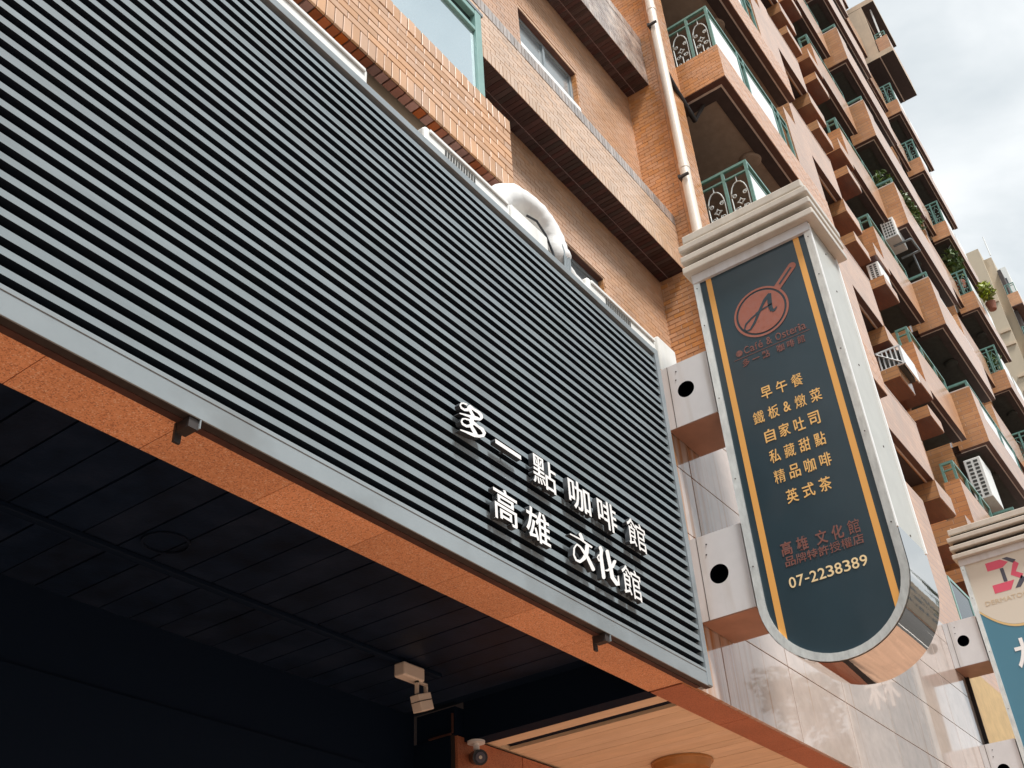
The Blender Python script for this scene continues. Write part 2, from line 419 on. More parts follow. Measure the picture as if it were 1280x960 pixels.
class MB:
    def __init__(s):
        s.v, s.f, s.m, s.sm = [], [], [], []
    def quad(s, a, b, c, d, mi=0):
        i = len(s.v)
        s.v += [a, b, c, d]
        s.f.append((i, i + 1, i + 2, i + 3))
        s.m.append(mi)
        s.sm.append(False)
        return s
    def box(s, x0, x1, y0, y1, z0, z1, mi=0, faces=None):
        """faces: material per face in the order -X +X -Y +Y -Z +Z"""
        i = len(s.v)
        s.v += [(x0, y0, z0), (x1, y0, z0), (x1, y1, z0), (x0, y1, z0), (x0, y0, z1), (x1, y0, z1), (x1, y1, z1), (x0, y1, z1)]
        fs = [(0, 4, 7, 3), (1, 2, 6, 5), (0, 1, 5, 4), (3, 7, 6, 2), (0, 3, 2, 1), (4, 5, 6, 7)]
        for k, f in enumerate(fs):
            s.f.append(tuple(i + j for j in f))
            s.m.append(mi if faces is None else faces[k])
            s.sm.append(False)
        return s
    def prism(s, pts, fn, d0, d1, mi=0, mi_side=None, cap=True):
        """polygon pts (a,b) -> fn(a,b,d), extruded from d0 to d1"""
        n = len(pts)
        i = len(s.v)
        s.v += [fn(a, b, d0) for a, b in pts] + [fn(a, b, d1) for a, b in pts]
        if cap:
            s.f.append(tuple(range(i, i + n)))
            s.f.append(tuple(range(i + 2 * n - 1, i + n - 1, -1)))
            s.m += [mi, mi]
            s.sm += [False, False]
        for k in range(n):
            k2 = (k + 1) % n
            s.f.append((i + k, i + n + k, i + n + k2, i + k2))
            s.m.append(mi if mi_side is None else mi_side)
            s.sm.append(False)
        return s
    def tube(s, pts, r, n=8, mi=0, smooth=True, closed=False):
        pts = [Vector(p) for p in pts]
        rs = r if isinstance(r, (list, tuple)) else [r] * len(pts)
        i = len(s.v)
        up = None
        for k, p in enumerate(pts):
            a = pts[max(0, k - 1)]
            b = pts[min(len(pts) - 1, k + 1)]
            d = (b - a).normalized()
            if up is None:
                up = Vector((0, 0, 1)) if abs(d.z) < 0.9 else Vector((1, 0, 0))
            sx = d.cross(up)
            if sx.length < 1e-5:
                sx = d.orthogonal()
            sx.normalize()
            up = sx.cross(d).normalized()
            for j in range(n):
                t = 2 * math.pi * j / n
                s.v.append(tuple(p + (sx * math.cos(t) + up * math.sin(t)) * rs[k]))
        for k in range(len(pts) - 1):
            for j in range(n):
                j2 = (j + 1) % n
                s.f.append((i + k * n + j, i + k * n + j2, i + (k + 1) * n + j2, i + (k + 1) * n + j))
                s.m.append(mi)
                s.sm.append(smooth)
        e = len(s.v)
        L_ = i + (len(pts) - 1) * n
        s.v += s.v[i:i + n] + s.v[L_:L_ + n]
        s.f.append(tuple(e + j for j in range(n - 1, -1, -1)))
        s.f.append(tuple(e + n + j for j in range(n)))
        s.m += [mi, mi]
        s.sm += [False, False]
        return s
    def disc(s, c, ax, r, th, n=32, mi=0, prof=None):
        """short lathe about axis 'x','y','z' at c; prof = [(radius, height)]"""
        prof = prof or [(0, 0), (r, 0), (r, th), (0, th)]
        i = len(s.v)
        for (rr, h) in prof:
            for j in range(n):
                t = 2 * math.pi * j / n
                a, b = rr * math.cos(t), rr * math.sin(t)
                if ax == 'x':
                    s.v.append((c[0] + h, c[1] + a, c[2] + b))
                elif ax == 'y':
                    s.v.append((c[0] + a, c[1] + h, c[2] + b))
                else:
                    s.v.append((c[0] + a, c[1] + b, c[2] + h))
        for k in range(len(prof) - 1):
            for j in range(n):
                j2 = (j + 1) % n
                s.f.append((i + k * n + j, i + k * n + j2, i + (k + 1) * n + j2, i + (k + 1) * n + j))
                s.m.append(mi)
                s.sm.append(False)
        return s
    def mesh(s, name, mats, org):
        me = bpy.data.meshes.new(name)
        me.from_pydata([(a - org[0], b - org[1], c - org[2]) for a, b, c in s.v], [], s.f)
        for mm in mats:
            me.materials.append(M[mm] if isinstance(mm, str) else mm)
        me.polygons.foreach_set('material_index', s.m)
        me.polygons.foreach_set('use_smooth', s.sm)
        me.update()
        return me

def tag(o, label=None, cat=None, group=None, kind=None):
    if label:
        o['label'] = label
    if cat:
        o['category'] = cat
    if group:
        o['group'] = group
    if kind:
        o['kind'] = kind
    return o

def link(o, pos, parent):
    C.objects.link(o)
    pp = POS.get(parent.name, Vector((0, 0, 0))) if parent else Vector((0, 0, 0))
    o.parent = parent
    o.location = Vector(pos) - pp
    POS[o.name] = Vector(pos)
    return o

def obj(name, mb, mats, parent=None, bevel=0.0, seg=2, **kw):
    if isinstance(mats, str):
        mats = [mats]
    xs, ys, zs = zip(*mb.v)
    org = ((min(xs) + max(xs)) / 2, (min(ys) + max(ys)) / 2, min(zs))
    me = mb.mesh(name, mats, org)
    o = bpy.data.objects.new(name, me)
    link(o, (org[0], org[1], org[2] + H), parent)
    if bevel:
        b = o.modifiers.new('bevel', 'BEVEL')
        b.width = bevel
        b.segments = seg
        b.limit_method = 'ANGLE'
    return tag(o, **kw)

def root(name, loc, parent=None, **kw):
    o = bpy.data.objects.new(name, None)
    o.empty_display_size = 0.2
    link(o, (loc[0], loc[1], loc[2] + H), parent)
    return tag(o, **kw)

def inst(name, me, pos, parent, rot=None):
    o = bpy.data.objects.new(name, me)
    link(o, (pos[0], pos[1], pos[2] + H), parent)
    if rot:
        o.rotation_euler = rot
    return o

def bmesh_box(name, dx, dy, dz, m, ch=0.0025):
    """shared tile mesh, origin at its centre, front edges chamfered by hand (towards -Y)"""
    mb = MB()
    x, y, z = dx / 2, dy / 2, dz / 2
    c = min(ch, x * 0.4, z * 0.4)
    a = [(-x, y, -z), (x, y, -z), (x, y, z), (-x, y, z)]
    b = [(-x, -y + c, -z), (x, -y + c, -z), (x, -y + c, z), (-x, -y + c, z)]
    d = [(-x + c, -y, -z + c), (x - c, -y, -z + c), (x - c, -y, z - c), (-x + c, -y, z - c)]
    mb.v = a + b + d
    mb.f = [(8, 9, 10, 11), (3, 2, 1, 0)]
    for k in range(4):
        k2 = (k + 1) % 4
        mb.f.append((k, k2, 4 + k2, 4 + k))
        mb.f.append((4 + k, 4 + k2, 8 + k2, 8 + k))
    mb.m = [0] * len(mb.f)
    mb.sm = [False] * len(mb.f)
    return mb.mesh(name, [m], (0, 0, 0))

def tiles(mb, fn, u0, u1, v0, v1, tw, th, joint=0.008, d=0.012, bond=0.5, mi=0, jit=0.0012, holes=()):
    """joined tile field. fn(u, v, d) -> world point, d = how far proud of the mortar. holes = (u0,u1,v0,v1)"""
    rows = max(1, round((v1 - v0) / th))
    th = (v1 - v0) / rows
    for r in range(rows):
        a, b = v0 + r * th + joint / 2, v0 + (r + 1) * th - joint / 2
        u = u0 - ((r % 2) * bond) * tw
        while u < u1:
            p, q = max(u, u0) + joint / 2, min(u + tw, u1) - joint / 2
            u += tw
            if q - p < 0.012:
                continue
            segs = [(p, q)]
            for (h0, h1, g0, g1) in holes:
                if b > g0 and a < g1:
                    ns = []
                    for (s0, s1) in segs:
                        if s1 <= h0 or s0 >= h1:
                            ns.append((s0, s1))
                        else:
                            if s0 < h0:
                                ns.append((s0, h0))
                            if s1 > h1:
                                ns.append((h1, s1))
                    segs = ns
            for (s0, s1) in segs:
                if s1 - s0 < 0.01:
                    continue
                dd = d + random.uniform(-jit, jit)
                i = len(mb.v)
                mb.v += [fn(s0, a, 0), fn(s1, a, 0), fn(s1, b, 0), fn(s0, b, 0), fn(s0, a, dd), fn(s1, a, dd), fn(s1, b, dd), fn(s0, b, dd)]
                mb.f += [(i + 4, i + 5, i + 6, i + 7), (i, i + 1, i + 5, i + 4), (i + 1, i + 2, i + 6, i + 5), (i + 2, i + 3, i + 7, i + 6), (i + 3, i, i + 4, i + 7)]
                mb.m += [mi] * 5
                mb.sm += [False] * 5
    return mb

def glyph_mesh(name, text, w_, h_, mats, thick, bold=0.0, x='-y', fit='height', arcs=None):
    """text as a mesh centred at its own middle; x='-y' reads towards -Y on a face that looks to -X, x='x' on a face that looks to -Y"""
    cu = bpy.data.curves.new(name, 'FONT')
    cu.body = text
    cu.size = 1
    cu.offset = bold
    cu.extrude = 0.5
    cu.resolution_u = 3
    o = bpy.data.objects.new(name, cu)
    C.objects.link(o)
    bpy.context.view_layer.update()
    me = bpy.data.meshes.new_from_object(o.evaluated_get(bpy.context.evaluated_depsgraph_get()))
    bpy.data.objects.remove(o)
    bpy.data.curves.remove(cu)
    xs = [v.co.x for v in me.vertices]
    ys = [v.co.y for v in me.vertices]
    cx, cy = (min(xs) + max(xs)) / 2, (min(ys) + max(ys)) / 2
    W_, Hh = max(xs) - min(xs), max(ys) - min(ys)
    sx, sy = w_ / W_, h_ / Hh
    if fit == 'height':
        sx = sy
    if fit == 'width':
        sy = sx
    for v in me.vertices:
        a, b, c = (v.co.x - cx) * sx, (v.co.y - cy) * sy, v.co.z * thick
        v.co = (-c, -a, b) if x == '-y' else (a, -c, b)
    me.materials.clear()
    for mm in mats:
        me.materials.append(M[mm])
    if len(mats) > 1:
        me.update()
        for p in me.polygons:
            n = p.normal
            front = (n.x < -0.7) if x == '-y' else (n.y < -0.7)
            p.material_index = 0 if front else 1
    me.name = name
    return me

# ------------------------------------------------------------------ ground, road, far side of the street
g = MB().quad((-400, -400, -H - 0.02), (400, -400, -H - 0.02), (400, 400, -H - 0.02), (-400, 400, -H - 0.02))
obj('ground', g, 'asphalt', kind='structure')
obj('pavement', MB().box(-60, 90, -2.6, 8, -H - 0.01, -H), 'paving', kind='structure')
obj('road', MB().box(-200, 200, -16, -2.7, -H - 0.14, -H - 0.012), 'asphalt', kind='structure')
mk = MB()
for k in range(-10, 30):
    mk.box(k * 8, k * 8 + 4, -9.4, -9.25, -H - 0.012, -H - 0.006)
mk.box(-200, 200, -3.3, -3.18, -H - 0.012, -H - 0.006)
obj('road_markings', mk, 'paint', kind='structure')
obj('far_pavement', MB().box(-200, 200, -20, -16, -H - 0.13, -H), 'paving', kind='structure')

def opposite(x0, x1, h, y, m, label):
    r_ = root('row_building', ((x0 + x1) / 2, y - 4, -H), label=label, cat='building', group='buildings across the street')
    obj('wall', MB().box(x0, x1, y - 9, y, -H, h), m, r_)
    wm = MB()
    z = 2.6
    while z < h - 2:
        xx = x0 + 0.8
        while xx < x1 - 1.8:
            wm.box(xx, xx + 1.4, y, y + 0.04, z, z + 1.4)
            xx += 2.6
        z += 3.2
    tag(obj('windows', wm, 'dglass', r_), kind='stuff')
opposite(-30, -12, 9, -20.5, 'opp', 'low cream building across the street, far to the left behind the viewer')
opposite(-11, 4, 7, -20.5, 'whitewall', 'white three storey building across the street behind the viewer')
opposite(5, 24, 9, -20.5, 'beige', 'beige building across the street behind the trees')
opposite(40, 70, 14, -20.5, 'opp', 'tall cream building across the street at the far right')

# ------------------------------------------------------------------ podium / arcade
pod = root('arcade_front', (2.5, 3.0, -H), label='ground floor arcade front with pink marble, orange granite soffit and boarded ceilings', cat='arcade')
YW = 2.27
ZS = 1.75
# polished marble wall right of the screen
wl = obj('fascia_wall', MB().box(-1.5, 11.0, YW + 0.02, YW + 0.21, ZS + 0.035, 3.86), 'joint', pod)
tile_ms = {}
rows = [(ZS, 2.213), (2.219, 2.697), (2.703, 3.142), (3.148, 3.627), (3.633, 3.86)]
for (z0, z1) in rows:
    x = 4.26
    while x < 10.95:
        x1 = min(x + 0.955, 11.0)
        key = (round(x1 - x, 3), round(z1 - z0, 3))
        if key not in tile_ms:
            tile_ms[key] = bmesh_box('marble_tile', x1 - x - 0.005, 0.02, z1 - z0, 'marble', 0.0015)
        inst('tile', tile_ms[key], ((x + x1) / 2, YW + 0.01, (z0 + z1) / 2), wl)
        x += 0.96
# orange granite soffit
sf = obj('soffit', MB().box(-1.5, 11.0, YW + 0.01, 2.47, ZS + 0.022, ZS + 0.034), 'joint', pod)
xj = [-1.6, -1.14, -0.685, -0.23, 0.226, 0.682, 1.139, 1.594, 2.05, 2.51, 2.975, 3.435, 3.885, 4.355, 4.70]
for a, b in zip(xj[:-1], xj[1:]):
    obj('slab', MB().box(a + 0.0015, b - 0.0015, YW + 0.004, 2.478, ZS, ZS + 0.02), 'granite', sf)
x = 4.72
while x < 11:
    obj('slab', MB().box(x + 0.0015, x + 0.757, YW + 0.022, 2.478, ZS, ZS + 0.02), 'granite_b', sf)
    x += 0.76
# dark steel angle and rusty strip between the screen and the soffit
obj('steel_angle', MB().box(-1.5, 4.8, 2.235, 2.262, ZS - 0.012, ZS + 0.05), 'rust', pod)
# dark ceiling of the shop front
ceil = obj('dark_ceiling', MB().box(-1.6, 4.69, 2.485, 4.02, 1.975, 2.0), 'black', pod)
x = 1.385 - 0.158 * 18
k = 0
bm_ = bmesh_box('board', 0.150, 1.52, 0.012, 'blackboard', 0.001)
while x + 0.158 < 4.70:
    inst('board', bm_, (x + 0.079, 3.25, 1.956 + random.uniform(-0.0015, 0.0015)), ceil)
    x += 0.158
obj('conduit', MB().box(-1.5, 4.19, 3.405, 3.445, 1.925, 1.949), 'black', pod, bevel=0.004)
obj('hatch_ring', MB().disc((2.28, 3.245, 1.946), 'z', 0.09, -0.006, prof=[(0.085, 0), (0.085, -0.006), (0.095, -0.006), (0.095, 0)]), 'blackboard', pod)
obj('back_wall', MB().box(-1.6, 4.61, 3.96, 4.1, -H, 1.98), 'black', pod)
obj('back_panel', MB().box(-1.4, 4.2, 3.945, 3.957, -H + 0.1, 1.6), 'black', pod)
obj('shop_column', MB().box(-1.7, -1.5, 2.3, 4.1, -H, 1.98), 'black', pod)
obj('cross_beam', MB().box(4.69, 4.80, 2.485, 3.66, ZS + 0.002, 1.975), 'black', pod)
obj('beam_end_box', MB().box(4.62, 4.80, 3.665, 3.95, 1.78, 1.94).box(4.66, 4.80, 3.663, 4.2, ZS - 0.06, 1.775), 'black', pod, bevel=0.004)
obj('corner_trim', MB().box(4.605, 4.617, 3.675, 3.684, 1.79, 1.90).box(4.605, 4.617, 3.69, 3.85, 1.783, 1.792), 'rust', pod)
# brown granite side wall under the timber ceiling
sw = obj('side_wall', MB().box(4.62, 12, 3.68, 3.9, -H, 1.79), 'joint', pod)
for a in range(10):
    x0 = 4.625 + a * 0.62
    for b in range(5):
        z1 = 1.775 - b * 0.8
        obj('stone_panel', MB().box(x0 + 0.004, x0 + 0.616, 3.66, 3.678, max(-H, z1 - 0.794), z1), 'granite_b', sw)
# pale timber ceiling
tcl = obj('timber_ceiling', MB().box(4.81, 12, 2.485, 3.655, 1.815, 1.83), 'joint', pod)
tb = bmesh_box('timber_board', 0.0965, 1.17, 0.02, 'wood', 0.0015)
x = 4.815
while x < 11.9:
    if not (5.0 < x + 0.05 < 5.1):
        inst('board', tb, (x + 0.05, 3.07, 1.80 + random.uniform(-0.001, 0.001)), tcl)
    x += 0.1
obj('air_slot', MB().box(5.018, 5.105, 2.52, 3.62, 1.806, 1.813).box(5.022, 5.03, 2.52, 3.6, 1.792, 1.806), 'black', pod)
obj('roof_slab', MB().box(-1.6, 11.0, 2.5, 9.0, 3.72, 3.84), 'darkbeam', pod)
obj('ceiling_infill', MB().box(4.81, 12, 3.657, 3.9, 1.792, 1.84), 'wood', pod)
obj('side_return', MB().box(4.612, 4.618, 3.7, 4.1, -H, 1.78), 'black', pod)
obj('yellow_wall', MB().box(11.16, 14, 2.45, 2.55, 1.2, 3.86), 'yellow', pod)
obj('loose_cables', MB().tube([(11.25, 2.40, 3.35), (11.4, 2.38, 3.0), (11.75, 2.40, 2.75), (12.1, 2.42, 2.3), (12.2, 2.42, 1.6)], 0.012, 6).tube([(11.2, 2.41, 3.2), (11.3, 2.38, 2.7), (11.9, 2.41, 2.35), (12.3, 2.42, 2.0)], 0.009, 6), 'joint', pod)
obj('wall_end_trim', MB().box(11.005, 11.03, 2.24, 2.6, 1.6, 3.86), 'joint', pod)

# ------------------------------------------------------------------ slatted screen
scr = root('slatted_screen', (2.0, 2.22, ZS), label='wide pale grey slatted metal screen with dark gaps over the shopfront', cat='screen')
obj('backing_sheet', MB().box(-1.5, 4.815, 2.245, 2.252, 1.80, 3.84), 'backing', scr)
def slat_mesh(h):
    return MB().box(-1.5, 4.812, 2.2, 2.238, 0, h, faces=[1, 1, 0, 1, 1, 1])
zz = 1.859
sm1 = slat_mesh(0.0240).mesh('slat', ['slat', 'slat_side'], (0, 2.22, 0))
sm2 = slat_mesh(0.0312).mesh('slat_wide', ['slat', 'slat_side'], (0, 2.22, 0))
k = 0
while zz < 3.80:
    wide = (k % 5 == 2)
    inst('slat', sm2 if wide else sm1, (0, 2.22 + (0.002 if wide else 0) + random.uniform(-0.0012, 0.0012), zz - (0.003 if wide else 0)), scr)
    zz += 0.0591
    k += 1
obj('bottom_rail', MB().box(-1.5, 4.86, 2.199, 2.205, 1.741, 1.829).box(-1.5, 4.86, 2.1965, 2.199, 1.813, 1.829), 'frame', scr, bevel=0.002)
obj('bottom_tray', MB().box(-1.5, 4.86, 2.2055, 2.236, 1.742, 1.80), 'blacksteel', scr)
obj('top_rail', MB().box(-1.5, 4.86, 2.197, 2.26, 3.822, 3.866), 'frame', scr, bevel=0.002)
obj('side_rail', MB().box(4.816, 4.862, 2.194, 2.262, 1.745, 3.868), 'frame', scr, bevel=0.003)
for bx in (1.60, 3.885):
    b = MB().box(bx - 0.035, bx, 2.206, 2.262, ZS - 0.045, ZS - 0.011).box(bx - 0.037, bx - 0.013, 2.262, 2.272, ZS - 0.075, ZS - 0.01)
    b.box(bx, bx + 0.004, 2.200, 2.262, ZS - 0.04, ZS - 0.009, 1)
    obj('bracket', b, ['blacksteel', 'frame'], scr)

# channel letters on the screen
ltr = root('shop_letters', (3.5, 2.17, 1.95), label='white raised Chinese shop name letters in two rows on the slatted screen', cat='sign')
